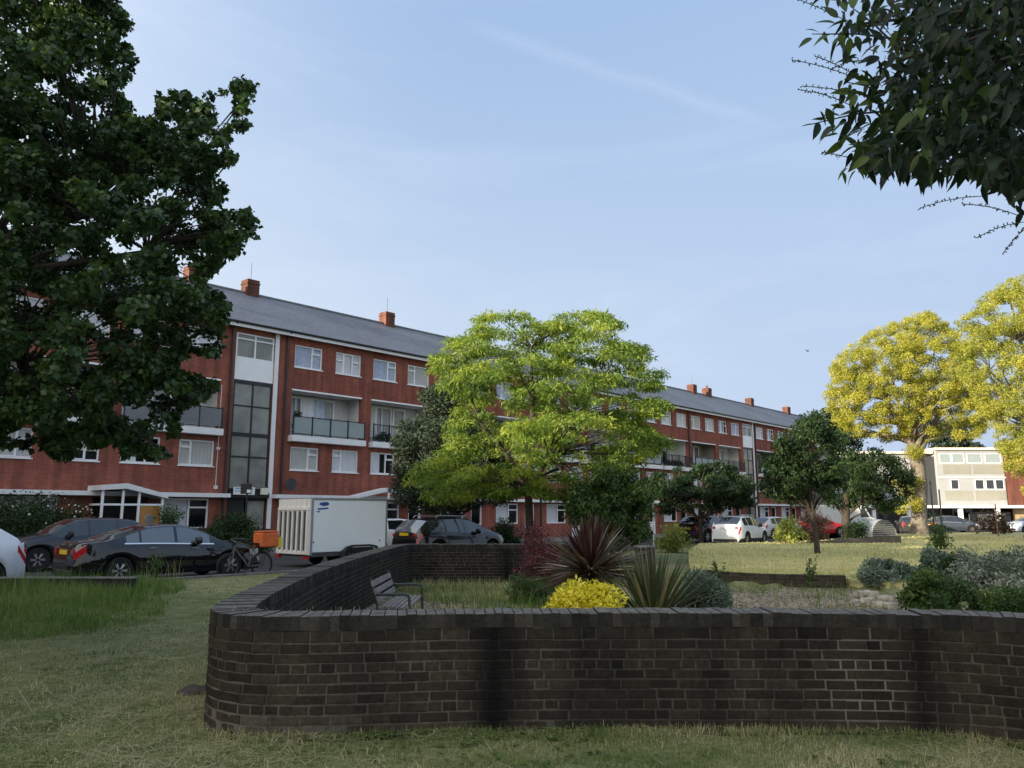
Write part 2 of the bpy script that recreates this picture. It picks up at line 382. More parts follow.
M['lf_red'] = leafmat('dark_red_leaf', [(0, (.05, .014, .02)), (.5, (.16, .045, .06)), (1, (.30, .11, .12))], .3)
M['lf_brown'] = leafmat('bronze_leaf', [(0, (.06, .035, .022)), (.5, (.13, .075, .05)), (1, (.22, .14, .09))], .3)
M['lf_blue'] = leafmat('blue_grey_leaf', [(0, (.06, .095, .065)), (.5, (.135, .195, .145)), (1, (.25, .31, .245))], .15)
M['lf_silver'] = leafmat('silver_leaf', [(0, (.065, .09, .06)), (.5, (.155, .19, .145)), (1, (.36, .39, .33))], .15)
M['lf_cord'] = leafmat('purple_strap_leaf', [(0, (.055, .015, .02)), (.35, (.085, .036, .036)), (.6, (.17, .13, .095)), (1, (.44, .40, .30))], .15, .35)
M['lf_flax'] = leafmat('flax_leaf', [(0, (.035, .05, .022)), (.5, (.085, .10, .045)), (1, (.27, .24, .13))], .15, .4)
M['petal'] = leafmat('white_petal', [(0, (.55, .56, .5)), (1, (.85, .85, .8))], .3)
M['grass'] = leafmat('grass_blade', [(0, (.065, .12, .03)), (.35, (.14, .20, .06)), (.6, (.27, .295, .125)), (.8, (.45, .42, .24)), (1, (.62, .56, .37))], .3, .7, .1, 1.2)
M['tallgrass'] = leafmat('tall_grass_blade', [(0, (.055, .12, .026)), (.5, (.13, .215, .058)), (.85, (.27, .32, .12)), (1, (.46, .43, .23))], .3, .7, .1, 1.2)
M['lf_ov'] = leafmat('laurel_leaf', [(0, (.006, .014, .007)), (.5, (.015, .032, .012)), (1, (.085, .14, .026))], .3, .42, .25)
M['lf_spike'] = mat('flower_spike_green', (.05, .07, .03), .7, .2, 20)
M['drygrass'] = leafmat('dry_lawn_blade', [(0, (.26, .27, .09)), (.5, (.48, .45, .21)), (1, (.66, .60, .38))], .3, .7, .1, 1.2)
EXPOSURE = 1.65
# ------------------------------------------------------------------ world, sun, camera
SAZ = Vector((-.812, -.583, 0)).normalized(); SEL = math.radians(10)
w = bpy.data.worlds.new('World'); S.world = w; w.use_nodes = True; nt = w.node_tree
bg = nt.nodes['Background']; sky = nd(nt, 'ShaderNodeTexSky'); sky.sky_type = 'NISHITA'; sky.sun_disc = False
sky.sun_elevation = math.radians(14); sky.sun_rotation = math.atan2(SAZ.x, SAZ.y); sky.air_density = 1.0; sky.dust_density = 1.2; sky.ozone_density = 1.6
sky.sun_elevation = SEL
tc = nd(nt, 'ShaderNodeTexCoord'); mp = nd(nt, 'ShaderNodeMapping'); mp.inputs['Scale'].default_value = (1.2, 2.2, 5.5); mp.inputs['Rotation'].default_value = (0, 0, .5)
L(nt, tc.outputs['Generated'], mp.inputs[0])
n1 = noise(nt, 1.6, 7, .62, mp.outputs[0]); n1.inputs['Distortion'].default_value = .6
r1 = ramp(nt, [(.47, (0, 0, 0)), (.85, (.13, .13, .13))]); L(nt, n1.outputs[0], r1.inputs[0])
# faint vapour trail: a narrow great-circle band
ra, rb = Vector(ray(455, 20)).normalized(), Vector(ray(790, 132)).normalized()
nn = ra.cross(rb).normalized(); mid = (ra + rb).normalized(); half = ra.dot(mid)
def vdot(v):
    d = nd(nt, 'ShaderNodeVectorMath', operation='DOT_PRODUCT'); L(nt, tc.outputs['Generated'], d.inputs[0]); d.inputs[1].default_value = v; return d.outputs['Value']
nw = noise(nt, 14, 4, .7, tc.outputs['Generated'])
ab = nd(nt, 'ShaderNodeMath', operation='MULTIPLY_ADD'); L(nt, nw.outputs[0], ab.inputs[0]); ab.inputs[1].default_value = .016
q = nd(nt, 'ShaderNodeMath', operation='SUBTRACT'); L(nt, vdot(nn), q.inputs[0]); q.inputs[1].default_value = .008; L(nt, q.outputs[0], ab.inputs[2])
aa = nd(nt, 'ShaderNodeMath', operation='ABSOLUTE'); L(nt, ab.outputs[0], aa.inputs[0])
b1 = nd(nt, 'ShaderNodeMapRange'); L(nt, aa.outputs[0], b1.inputs[0]); b1.inputs[1].default_value = .0; b1.inputs[2].default_value = .013; b1.inputs[3].default_value = .065; b1.inputs[4].default_value = 0
b2 = nd(nt, 'ShaderNodeMapRange'); L(nt, vdot(mid), b2.inputs[0]); b2.inputs[1].default_value = half; b2.inputs[2].default_value = half + (1 - half) * .5
mu = nd(nt, 'ShaderNodeMath', operation='MULTIPLY'); L(nt, b1.outputs[0], mu.inputs[0]); L(nt, b2.outputs[0], mu.inputs[1])
mm = nd(nt, 'ShaderNodeMath', operation='MAXIMUM'); L(nt, r1.outputs[0], mm.inputs[0]); L(nt, mu.outputs[0], mm.inputs[1])
CLOUD = (2.6, 2.7, 2.9)
def vm(op, a, b):
    d = nd(nt, 'ShaderNodeVectorMath', operation=op)
    for i_, v_ in enumerate((a, b)):
        if isinstance(v_, tuple): d.inputs[i_].default_value = v_
        else: L(nt, v_, d.inputs[i_])
    return d.outputs[0]
# thin high haze: takes the glare out of the bright part of the sky and veils the dark part
k_ = 1.2
den = vm('ADD', vm('MULTIPLY', sky.outputs[0], (k_, k_, k_)), (1, 1, 1))
veiled = vm('ADD', vm('MULTIPLY', vm('DIVIDE', sky.outputs[0], den), (.91, .91, .91)), (.44, .68, 1.17))
# broad forward-scattering glow of the haze on the sun's side of the sky
gl = nd(nt, 'ShaderNodeMapRange'); L(nt, vdot(SAZ), gl.inputs[0]); gl.inputs[1].default_value = -.5; gl.inputs[2].default_value = 1.0
gp = nd(nt, 'ShaderNodeMath', operation='POWER'); L(nt, gl.outputs[0], gp.inputs[0]); gp.inputs[1].default_value = 1.9
gs = nd(nt, 'ShaderNodeVectorMath', operation='SCALE'); gs.inputs[0].default_value = (5.4, 4.7, 3.5); L(nt, gp.outputs[0], gs.inputs['Scale'])
veiled = vm('ADD', veiled, gs.outputs[0])
# paler low sky, most of all towards the sun's side
sx_ = nd(nt, 'ShaderNodeSeparateXYZ'); L(nt, tc.outputs['Generated'], sx_.inputs[0])
lo = nd(nt, 'ShaderNodeMapRange', interpolation_type='SMOOTHSTEP'); L(nt, sx_.outputs[2], lo.inputs[0]); lo.inputs[1].default_value = .62; lo.inputs[2].default_value = .08
sd = nd(nt, 'ShaderNodeMapRange'); L(nt, vdot(SAZ), sd.inputs[0]); sd.inputs[1].default_value = -1.0; sd.inputs[2].default_value = -.1; sd.inputs[3].default_value = .08; sd.inputs[4].default_value = .85
lm = nd(nt, 'ShaderNodeMath', operation='MULTIPLY'); L(nt, lo.outputs[0], lm.inputs[0]); L(nt, sd.outputs[0], lm.inputs[1])
veiled = mixc(nt, lm.outputs[0], veiled, (1.66, 1.86, 2.06))
cl_ = mixc(nt, mm.outputs[0], veiled, CLOUD)
L(nt, cl_, bg.inputs[0]); bg.inputs[1].default_value = .15
sl = bpy.data.lights.new('sun', 'SUN'); sl.energy = 3.3; sl.angle = math.radians(.55); sl.color = (1, .86, .64)
so = bpy.data.objects.new('sun', sl); COL.objects.link(so)
so.rotation_euler = (SAZ * -math.cos(SEL) + Vector((0, 0, -math.sin(SEL)))).to_track_quat('-Z', 'Y').to_euler()
cd = bpy.data.cameras.new('camera'); co = bpy.data.objects.new('camera', cd); COL.objects.link(co); S.camera = co
co.location = (0, 0, CZ); co.rotation_euler = (PI / 2 + PITCH, 0, 0); cd.sensor_width = 36; cd.lens = F / 1024 * 36; cd.clip_end = 2000; cd.clip_start = .05
S.view_settings.view_transform = 'Standard'; S.view_settings.look = 'None'; S.view_settings.gamma = 1; S.view_settings.use_curve_mapping = False
S.view_settings.exposure = EXPOSURE
S.cycles.max_bounces = 6; S.cycles.transparent_max_bounces = 12; S.cycles.diffuse_bounces = 3; S.cycles.glossy_bounces = 3
S.cycles.use_denoising = True; S.cycles.sample_clamp_indirect = 6

# ------------------------------------------------------------------ ground, road, lawns
def flat(name, poly, z, m, kind='structure', depth=0):
    mb = MB()
    if depth: mb.prism([(p[0], p[1]) for p in poly], z - depth, z)
    else: mb.add([(p[0], p[1], z) for p in poly], [tuple(range(len(poly)))])
    return tag(mb.build(name, m), kind=kind)
flat('ground', [(-900, -900), (900, -900), (900, 1500), (-900, 1500)], -.25, M['earth'])
BE = -19.75                                                            # road edge, measured along N
def sp(a, b): v = site(a, b); return (v.x, v.y)
flat('road', [sp(-60, BE + .1), sp(47, BE + .1), (70, 34), (90, 60), (90, 82), (30, 85), sp(110, -29.2), sp(-60, -29.2)], ROADZ, M['road'])
flat('pavement', [sp(-60, -29.1), sp(100, -29.1), sp(100, KF + .05), sp(-60, KF + .05)], ROADZ + .11, M['pave'], depth=.15)
k = MB()
for i in range(0, 52):                                                  # kerb stones along the near lawn
    k.box(site(-22 + i * .92, BE + .06, ROADZ + .055), (.905, .14, .21), ANG)
tag(k.build('kerb', M['kerb'], bevel=.012), kind='structure')
k = MB()
for i in range(0, 130): k.box(site(-30 + i * .92, -29.02, ROADZ + .05), (.905, .14, .18), ANG)
tag(k.build('far_kerb', M['kerb']), kind='structure')
def vnoise(x, y, s, seed=0):
    x = np.asarray(x) * s; y = np.asarray(y) * s; xi = np.floor(x).astype(int); yi = np.floor(y).astype(int); fx = x - xi; fy = y - yi
    def h(a, b): 
        v = np.sin(a * 127.1 + b * 311.7 + seed * 74.7) * 43758.5453; return v - np.floor(v)
    fx = fx * fx * (3 - 2 * fx); fy = fy * fy * (3 - 2 * fy)
    return (h(xi, yi) * (1 - fx) + h(xi + 1, yi) * fx) * (1 - fy) + (h(xi, yi + 1) * (1 - fx) + h(xi + 1, yi + 1) * fx) * fy
# garden wall line (outer top edge), from the right-hand end round the front and back along the left
WALL = [(6.6, 2.6), (5.6, 3.9), (4.75, 5.05), (4.2, 5.7), (3.75, 6.03), (3.3, 6.19), (2.6, 6.27), (1.6, 6.30), (.6, 6.30), (-.3, 6.26), (-1.0, 6.17), (-1.6, 6.10),
        (-2.0, 6.13), (-2.28, 6.28), (-2.46, 6.52), (-2.55, 6.85), (-2.64, 7.4), (-2.74, 8.2), (-2.86, 9.5), (-2.97, 11.2), (-3.03, 13.5), (-3.04, 16.0), (-3.02, 18.6),
        (-2.95, 19.6), (-2.75, 20.05), (-2.35, 20.22), (-1.6, 20.25), (-.2, 20.25), (1.2, 20.25), (2.4, 20.3)]
def smooth_path(pts, step):
    pts = [Vector((p[0], p[1], 0)) for p in pts]; out = []
    for i in range(len(pts) - 1):
        p0, p1, p2, p3 = pts[max(i - 1, 0)], pts[i], pts[i + 1], pts[min(i + 2, len(pts) - 1)]
        for j in range(12):
            t = j / 12
            out.append(.5 * ((2 * p1) + (p2 - p0) * t + (2 * p0 - 5 * p1 + 4 * p2 - p3) * t * t + (3 * p1 - p0 - 3 * p2 + p3) * t ** 3))
    out.append(pts[-1]); res = [out[0]]; acc = 0
    for a, b in zip(out, out[1:]):
        d = (b - a).length; pos = step - acc
        while pos <= d + 1e-9:
            res.append(a.lerp(b, pos / d)); pos += step
        acc = d - (pos - step)
    return res
GARDEN = [(p.x, p.y) for p in smooth_path(WALL, .4)] + [(4.6, 20.6), (5.6, 19.2), (8.0, 18.6), (8.6, 16.5), (9.0, 12), (9.5, 6), (9.0, 2.6)]
def lawn_z(x, y): return (vnoise(x, y, .45, 1) - .5) * .05 + (vnoise(x, y, 1.7, 2) - .5) * .025
gv = MB()                                                               # near lawn: a sheet whose far edge follows the kerb
A0, A1, B0, B1 = -16.0, 46.0, BE, 14.0
na, nb = 200, 110
aa_ = np.linspace(A0, A1, na); bb_ = np.linspace(B0, B1, nb)
for a in aa_:
    for b in bb_:
        v = site(a, b); g = inpoly((v.x, v.y), GARDEN)
        gv.v.append((v.x, v.y, -.16 if g else float(lawn_z(v.x, v.y)) * min(1, (b - BE) / .8)))
for i in range(na - 1):
    for j in range(nb - 1):
        gv.f.append((i * nb + j, i * nb + j + 1, (i + 1) * nb + j + 1, (i + 1) * nb + j))
tag(gv.build('lawn', M['lawn'], smooth=60), kind='structure')
flat('garden_path', GARDEN, GARDZ, M['path'])
RL = [(4.75, 20.9), (5.5, 19.55), (6.6, 18.95), (7.9, 18.85), (8.7, 17.2), (9.3, 13), (9.9, 6), (40, 3), (75, 30), (75, 63), (36, 63), (23.5, 56), (20.5, 47), (14, 41.8), (9.6, 40.2), (7.4, 33), (5.6, 25)]
rl = MB(); rl.prism(RL, RLAWN - .4, RLAWN); tag(rl.build('raised_lawn', M['rlawn']), kind='structure')

# ------------------------------------------------------------------ brick walls laid brick by brick
def mk_sooty(name, stops, stain=True):
    m, nt, b = nm(name); a = nd(nt, 'ShaderNodeAttribute', attribute_name='tint'); p = wpos(nt)
    r = ramp(nt, stops); L(nt, a.outputs['Fac'], r.inputs[0])
    n = noise(nt, 26, 5, .7, p); r2 = ramp(nt, [(.3, (.6, .6, .6)), (.7, (1.35, 1.33, 1.3))]); L(nt, n.outputs[0], r2.inputs[0])
    q = mixc(nt, 1, r.outputs[0], r2.outputs[0], 'MULTIPLY')
    mp = nd(nt, 'ShaderNodeMapping'); mp.inputs['Scale'].default_value = (1, 1, .12); L(nt, p, mp.inputs[0])
    n2 = noise(nt, 2.2, 4, .6, mp.outputs[0]); r3 = ramp(nt, [(.34, (.66, .66, .70)), (.62, (1.15, 1.13, 1.06))]); L(nt, n2.outputs[0], r3.inputs[0])
    q = mixc(nt, 1, q, r3.outputs[0], 'MULTIPLY')
    L(nt, q, b.inputs['Base Color']); b.inputs['Roughness'].default_value = .92; b.inputs['Specular IOR Level'].default_value = .15
    bump(nt, b, n.outputs[0], .7, .012); return m
M['soot'] = mk_sooty('sooty_brick', [(0, (.008, .008, .009)), (.45, (.035, .031, .0245)), (.75, (.058, .050, .038)), (1, (.14, .125, .10))])
M['coping'] = mk_sooty('coping_brick', [(0, (.024, .024, .023)), (.5, (.040, .038, .034)), (1, (.065, .061, .054))])
M['mortar'] = mk_sooty('old_mortar', [(0, (.092, .087, .075)), (1, (.092, .087, .075))])
def salt(m, c, r, col):             # patch of white salts that has bloomed on the joints
    nt = m.node_tree; b = nt.nodes['Principled BSDF']; src = b.inputs['Base Color'].links[0].from_socket; p = wpos(nt)
    n = noise(nt, 3.5, 4, .7, p); d = nd(nt, 'ShaderNodeVectorMath', operation='DISTANCE'); L(nt, p, d.inputs[0]); d.inputs[1].default_value = c
    a = nd(nt, 'ShaderNodeMath', operation='MULTIPLY_ADD'); L(nt, n.outputs[0], a.inputs[0]); a.inputs[1].default_value = -1.1 * r; L(nt, d.outputs['Value'], a.inputs[2])
    q = nd(nt, 'ShaderNodeMapRange'); L(nt, a.outputs[0], q.inputs[0]); q.inputs[1].default_value = -.1 * r; q.inputs[2].default_value = .55 * r; q.inputs[3].default_value = .85; q.inputs[4].default_value = 0
    L(nt, mixc(nt, q.outputs[0], src, col), b.inputs['Base Color'])
salt(M['mortar'], (2.72, 6.25, .33), .42, (.22, .205, .18))
salt(M['mortar'], (-2.3, 6.3, .05), .5, (.15, .14, .118))
def pale_tops(m, col):                 # mixes a paler mottled colour into the upward faces
    nt = m.node_tree; b = nt.nodes['Principled BSDF']; src = b.inputs['Base Color'].links[0].from_socket; g = nd(nt, 'ShaderNodeNewGeometry'); s_ = nd(nt, 'ShaderNodeSeparateXYZ'); L(nt, g.outputs['True Normal'], s_.inputs[0])
    n = noise(nt, 9, 5, .7, g.outputs['Position']); r = ramp(nt, [(.35, tuple(x * .6 for x in col)), (.65, tuple(x * 1.3 for x in col))]); L(nt, n.outputs[0], r.inputs[0])
    q = nd(nt, 'ShaderNodeMapRange'); L(nt, s_.outputs[2], q.inputs[0]); q.inputs[1].default_value = .75; q.inputs[2].default_value = .98; q.inputs[4].default_value = .85
    L(nt, mixc(nt, q.outputs[0], src, r.outputs[0]), b.inputs['Base Color'])
def soot(m, bands):                 # long dark streaks where water runs off the coping
    nt = m.node_tree; b = nt.nodes['Principled BSDF']; src = b.inputs['Base Color'].links[0].from_socket; p = wpos(nt); s_ = nd(nt, 'ShaderNodeSeparateXYZ'); L(nt, p, s_.inputs[0])
    mp = nd(nt, 'ShaderNodeMapping'); mp.inputs['Scale'].default_value = (5, 5, 1.2); L(nt, p, mp.inputs[0]); n = noise(nt, 1, 4, .65, mp.outputs[0])
    for x0, w_, k_d in bands:
        a = nd(nt, 'ShaderNodeMath', operation='SUBTRACT'); L(nt, s_.outputs[0], a.inputs[0]); a.inputs[1].default_value = x0
        a2 = nd(nt, 'ShaderNodeMath', operation='ABSOLUTE'); L(nt, a.outputs[0], a2.inputs[0])
        a3 = nd(nt, 'ShaderNodeMath', operation='MULTIPLY_ADD'); L(nt, n.outputs[0], a3.inputs[0]); a3.inputs[1].default_value = -w_ * 1.6; L(nt, a2.outputs[0], a3.inputs[2])
        q = nd(nt, 'ShaderNodeMapRange'); L(nt, a3.outputs[0], q.inputs[0]); q.inputs[1].default_value = -w_ * .9; q.inputs[2].default_value = w_ * .7; q.inputs[3].default_value = k_d; q.inputs[4].default_value = 0
        src = mixc(nt, q.outputs[0], src, (.006, .006, .007))
    L(nt, src, b.inputs['Base Color'])
for q_ in ('soot', 'mortar'): soot(M[q_], ((-.14, .2, .95), (3.15, .16, .75), (.9, .7, .4)))
pale_tops(M['coping'], (.16, .153, .138))
def brick_wall(name, label, path, T, H, zb, group=None, coping=True, faces=(1, -1), seed=1, light=None):
    """path: outer edge of the wall, outside on its left. Brick faces laid on both sides of a mortar core."""
    rnd = random.Random(seed)
    fine = smooth_path(path, .0125); n = len(fine)
    tg = [(fine[min(i + 3, n - 1)] - fine[max(i - 3, 0)]).normalized() for i in range(n)]
    nl = [Vector((-t.y, t.x, 0)) for t in tg]
    t = thing(name, label, 'wall', (0, 0, 0), 0, group)
    CH = .0745; HC = .105 if coping else 0; rows = int((H - HC) / CH); top = zb + H
    core = MB(); st = 4
    idx = list(range(0, n, st)) + ([n - 1] if (n - 1) % st else [])
    for side in (0, 1):
        for i in idx:
            o = fine[i] - nl[i] * (.0045 if side == 0 else T - .0045)
            core.v += [(o.x, o.y, zb - .15), (o.x, o.y, top - .012)]
    k = len(idx)
    for j in range(k - 1):
        a, b = 2 * j, 2 * (j + 1); c, d = 2 * k + a, 2 * k + b
        core.f += [(a, b, b + 1, a + 1), (c, c + 1, d + 1, d), (a + 1, b + 1, d + 1, c + 1)]
    core.f += [(0, 1, 2 * k + 1, 2 * k), (2 * k - 2, 4 * k - 2, 4 * k - 1, 2 * k - 1)]
    core.t = [.5] * len(core.v)
    core.build('mortar', M['mortar'], t)
    mb = MB()
    def brick(i0, i1, z0, z1, side, depth, tint, mbx, push=0):
        i0 = max(0, min(n - 1, i0)); i1 = max(0, min(n - 1, i1))
        if i1 - i0 < 4: return
        s = nl[0].__class__; ps = []
        for i in (i0, i1):
            a = nl[i] * (1 if side > 0 else -1); o = fine[i] - (Vector() if side > 0 else nl[i] * T)
            ps.append((o, a))
        (pa, na_), (pb, nb_) = ps; tt = (pb - pa).normalized(); c = .005
        jz = rnd.uniform(-.0025, .0025)
        V = []
        for (p, a, sg) in ((pa, na_, 1), (pb, nb_, -1)):
            for z, zs in ((z0, 1), (z1, -1)):
                V.append(p + a * (push - c) + Vector((0, 0, z + jz)))
        for (p, a, sg) in ((pa, na_, 1), (pb, nb_, -1)):
            for z, zs in ((z0, 1), (z1, -1)):
                V.append(p + a * (push + rnd.uniform(-.0015, .0015)) + tt * c * sg + Vector((0, 0, z + jz + c * zs)))
        for (p, a, sg) in ((pa, na_, 1), (pb, nb_, -1)):
            for z, zs in ((z0, 1), (z1, -1)):
                V.append(p - a * depth + Vector((0, 0, z + jz)))
        mbx.add(V, [(4, 6, 7, 5), (0, 4, 5, 1), (2, 3, 7, 6), (0, 2, 6, 4), (1, 5, 7, 3), (8, 0, 1, 9), (10, 11, 3, 2), (8, 10, 2, 0), (9, 1, 3, 11)], tint)
    for side in faces:
        for r in range(-1, rows):
            z0 = zb + r * CH + .005; z1 = zb + (r + 1) * CH - .0045
            if r == rows - 1: z1 = top - HC - .005
            hdr = (r % 4 == 2); Lb = .1125 if hdr else .225
            s = -(.0 if hdr else (.11 if r % 2 else .0)) + rnd.uniform(-.03, .0)
            while s < n * .0125:
                ln = Lb * rnd.uniform(.94, 1.05)
                if not hdr and rnd.random() < .08: ln *= .5
                i0, i1 = int((s + .005) / .0125), int((s + ln - .005) / .0125)
                ti = max(0, min(.74, rnd.gauss(.46, .10))); pu = max(-.0022, rnd.gauss(0, .0016))
                if light:
                    m_ = fine[max(0, min(n - 1, (i0 + i1) // 2))]; ti, pu = light(m_, z0 - zb, ti, pu, rnd)
                ia, ib = max(0, min(n - 1, i0)), max(0, min(n - 1, i1)); sg_ = (fine[(ia + ib) // 2] - (fine[ia] + fine[ib]) / 2).dot(nl[(ia + ib) // 2]) * side
                if ti is not None: brick(i0, i1, z0, z1, side, .03, ti, mb, pu + max(0, sg_ * .8))
                s += ln
    mb.build('brickwork', M['soot'], t)
    if coping:
        cp = MB(); s = 0
        while s < n * .0125 - .03:
            ln = rnd.uniform(.068, .080) if rnd.random() > .1 else rnd.uniform(.1, .12)
            i0, i1 = int(s / .0125), min(n - 1, int((s + ln) / .0125))
            if i1 > i0 + 2:
                pu = rnd.gauss(.004, .003); dz = rnd.gauss(0, .003); pa, pb = fine[i0], fine[i1]; a, b = nl[i0], nl[i1]
                z0, z1 = top - HC, top + dz; V = []; e = .0045; tt = (pb - pa).normalized()
                for (p, q, sg) in ((pa, a, 1), (pb, b, -1)):
                    V += [p + q * pu + Vector((0, 0, z0)), p + q * pu + Vector((0, 0, z1 - e)), p + q * (pu - e) + tt * e * sg + Vector((0, 0, z1)),
                          p - q * (T + pu - e) + tt * e * sg + Vector((0, 0, z1)), p - q * (T + pu) + Vector((0, 0, z1 - e)), p - q * (T + pu) + Vector((0, 0, z0))]
                cp.add(V, [(0, 1, 2, 3, 4, 5), (11, 10, 9, 8, 7, 6)] + [(j, j + 6, (j + 1) % 6 + 6, (j + 1) % 6) for j in range(6)], max(0, min(1, rnd.gauss(.45, .28))))
            s += ln
        cp.build('coping', M['coping'], t)
    return t
def garden_light(p, z, ti, pu, rnd):
    x, y = p.x, p.y
    if y < 8:
        if x < -1.2 and z < .13 and rnd.random() < .7: ti = rnd.uniform(.66, .9); pu -= rnd.uniform(0, .0035)
        elif z < .02: ti = min(.74, ti + .15)
        if rnd.random() < .012: pu -= .0035
    else: ti *= .8
    return ti, pu
brick_wall('garden_wall', 'long curved dark brick garden wall across the foreground', WALL, .35, .87, 0, light=garden_light, seed=3)
LW = [(7.85, 18.6), (7.2, 18.75), (6.5, 18.95), (5.7, 19.35), (5.2, 19.9), (4.95, 20.6)]
brick_wall('low_garden_wall', 'low curved brick retaining wall holding the raised lawn beyond the worn path', LW, .22, .30, GARDZ, coping=False, faces=(1, -1), seed=5, light=lambda p, z, ti, pu, rnd: (min(.85, ti + .22), pu))
# short brick pillar with a cap
t = thing('brick_pillar', 'short square brick pillar with flat cap behind the spiky plants', 'pillar', gnd(646, 590, GARDZ), .3)
mb = MB(); mb.bb(-.17, .17, -.17, .17, 0, .95); mb.build('shaft', mk_brick('dark_pillar_brick', (.05, .042, .04), (.04, .035, .033), (.06, .055, .05)), t, bevel=.01)
mb = MB(); mb.bb(-.2, .2, -.2, .2, .95, 1.0); mb.build('cap', M['kerb'], t, bevel=.012)
# timber edged bed in the far part of the lawn
t = thing('timber_planter', 'low dark timber edging wedge on the far lawn below the cars', 'edging', at(860, 542, 40.5) * 1, 0)
t.location.z = RLAWN
mb = MB(); x0, x1 = -2.6, 2.1
mb.slabxz([(x0, 0), (x1, 0), (x1, .36), (x1 - 1.0, .36), (x0, .06)], -.06, .06); mb.bb(x1 - .1, x1, .06, 1.6, 0, .36); mb.build('board', mat('old_timber', (.085, .075, .062), .9, .3, 5, bmp=.4), t)
# low edging wall at the left of the tall grass
t = thing('low_edging_wall', 'low dark concrete edging at far left behind the tall grass', 'edging', at(66, 585, 16.9), 0)
t.location.z = 0
mb = MB(); mb.bb(-1.9, 1.45, -.08, .08, -.1, .27); mb.build('wall', mat('dark_concrete', (.035, .035, .036), .9, .3, 4), t)
mb = MB(); mb.bb(-1.92, 1.47, -.1, .1, .27, .30); mb.build('cap', M['kerb'], t)

# ------------------------------------------------------------------ the terrace of flats
def wallgrid(mb, x0, x1, z0, z1, op, y=0, dep=.22):
    xs = sorted({x0, x1, *[v for o in op for v in (o[0], o[1]) if x0 < v < x1]}); zs = sorted({z0, z1, *[v for o in op for v in (o[2], o[3]) if z0 < v < z1]})
    for a, b in zip(xs, xs[1:]):
        for c, d in zip(zs, zs[1:]):
            mx, mz = (a + b) / 2, (c + d) / 2
            if any(o[0] < mx < o[1] and o[2] < mz < o[3] for o in op): continue
            mb.add([(a, y, c), (b, y, c), (b, y, d), (a, y, d)], [(0, 1, 2, 3)])
    for a, b, c, d in op:
        mb.add([(a, y, c), (b, y, c), (b, y, d), (a, y, d), (a, y + dep, c), (b, y + dep, c), (b, y + dep, d), (a, y + dep, d)],
               [(0, 1, 5, 4), (1, 2, 6, 5), (2, 3, 7, 6), (3, 0, 4, 7)])
def frame(mb, x0, x1, z0, z1, y, d, bars_x=(), bars_z=(), w=.06, sub=()):
    """casement: outer frame plus mullions (x) and transoms (x0, x1, z)"""
    mb.bb(x0, x0 + w, y, y + d, z0, z1); mb.bb(x1 - w, x1, y, y + d, z0, z1)
    mb.bb(x0 + w, x1 - w, y, y + d, z0, z0 + w); mb.bb(x0 + w, x1 - w, y, y + d, z1 - w, z1)
    for x in bars_x: mb.bb(x - w / 2, x + w / 2, y + .002, y + d - .002, z0 + w, z1 - w)
    for a, b, z in bars_z: mb.bb(a, b, y + .004, y + d - .004, z - w / 2, z + w / 2)
    for a, b, c, e in sub:                # opening sashes stand proud
        q = .045
        mb.bb(a, a + q, y - .02, y, c, e); mb.bb(b - q, b, y - .02, y, c, e); mb.bb(a + q, b - q, y - .02, y, c, c + q); mb.bb(a + q, b - q, y - .02, y, e - q, e)
BLD = thing('apartment_block', 'long four storey red brick terrace of flats with slate roof', 'building', (P0.x, P0.y, 0), ANG)
WW, WH = 1.64, 1.17
S0, S1 = -52.0, 78.0
STAIRS = (-2.29, 50.38)
stair_w = 2.05
def wins():
    out = []
    for k in range(-9, 30):
        s = .92 + 2.48 * k if k >= 0 else -3.06 - WW + 2.48 * (k + 1)
        if k >= 20: s = 53.3 + 2.48 * (k - 20)
        if s + WW > S1 - .4: continue
        out.append((k, s))
    return out
WIN = wins(); ops = []
for k, s in WIN:
    ops.append((s, s + WW, 9.03, 9.03 + WH)); ops.append((s, s + WW, 3.78, 3.78 + WH))
BALC = []
for k, s in WIN:
    if k % 2 == 0 and k >= 0 or (k < 0 and k % 2 == 0): BALC.append((k, s - .09, s - .09 + 4.32))
for k, a, b in BALC: ops.append((a, b, 5.5, 7.82))
GROUND = []                                                       # ground floor openings: (kind, x0, x1, z0, z1)
GROUND += [('win', -5.3, -3.15, .95, 2.3), ('bigwin', -13.6, -9.4, .9, 2.3), ('void', -8.1, -5.9, 0, 2.3)]
for k in range(0, 28):
    x = .9 + 4.96 * (k // 2)
    if k >= 20: x = 53.3 + 4.96 * ((k - 20) // 2)
    if k % 2 == 0: GROUND.append(('win', x, x + 2.1, .95, 2.25))
    else: GROUND.append(('door', x + 2.75, x + 3.7, 0, 2.25))
ops += [(g[1], g[2], g[3], g[4]) for g in GROUND]
st_ops = [(a, a + stair_w, 0, 10.3) for a in STAIRS]
mb = MB()
wallgrid(mb, S0, S1, -.15, 10.62, ops + st_ops, 0, .24)
mb.add([(S0, 0, -.15), (S0, 9, -.15), (S0, 9, 10.62), (S0, 4.5, 13.5), (S0, 0, 10.62)], [(0, 1, 2, 3, 4)])
mb.add([(S1, 0, -.15), (S1, 9, -.15), (S1, 9, 10.62), (S1, 4.5, 13.5), (S1, 0, 10.62)], [(0, 1, 2, 3, 4)])
mb.add([(S0, 9, -.15), (S1, 9, -.15), (S1, 9, 10.62), (S0, 9, 10.62)], [(0, 1, 2, 3)])
mb.build('wall', M['brick'], BLD, fix=False)
mb = MB()                                                          # rooms behind the glass
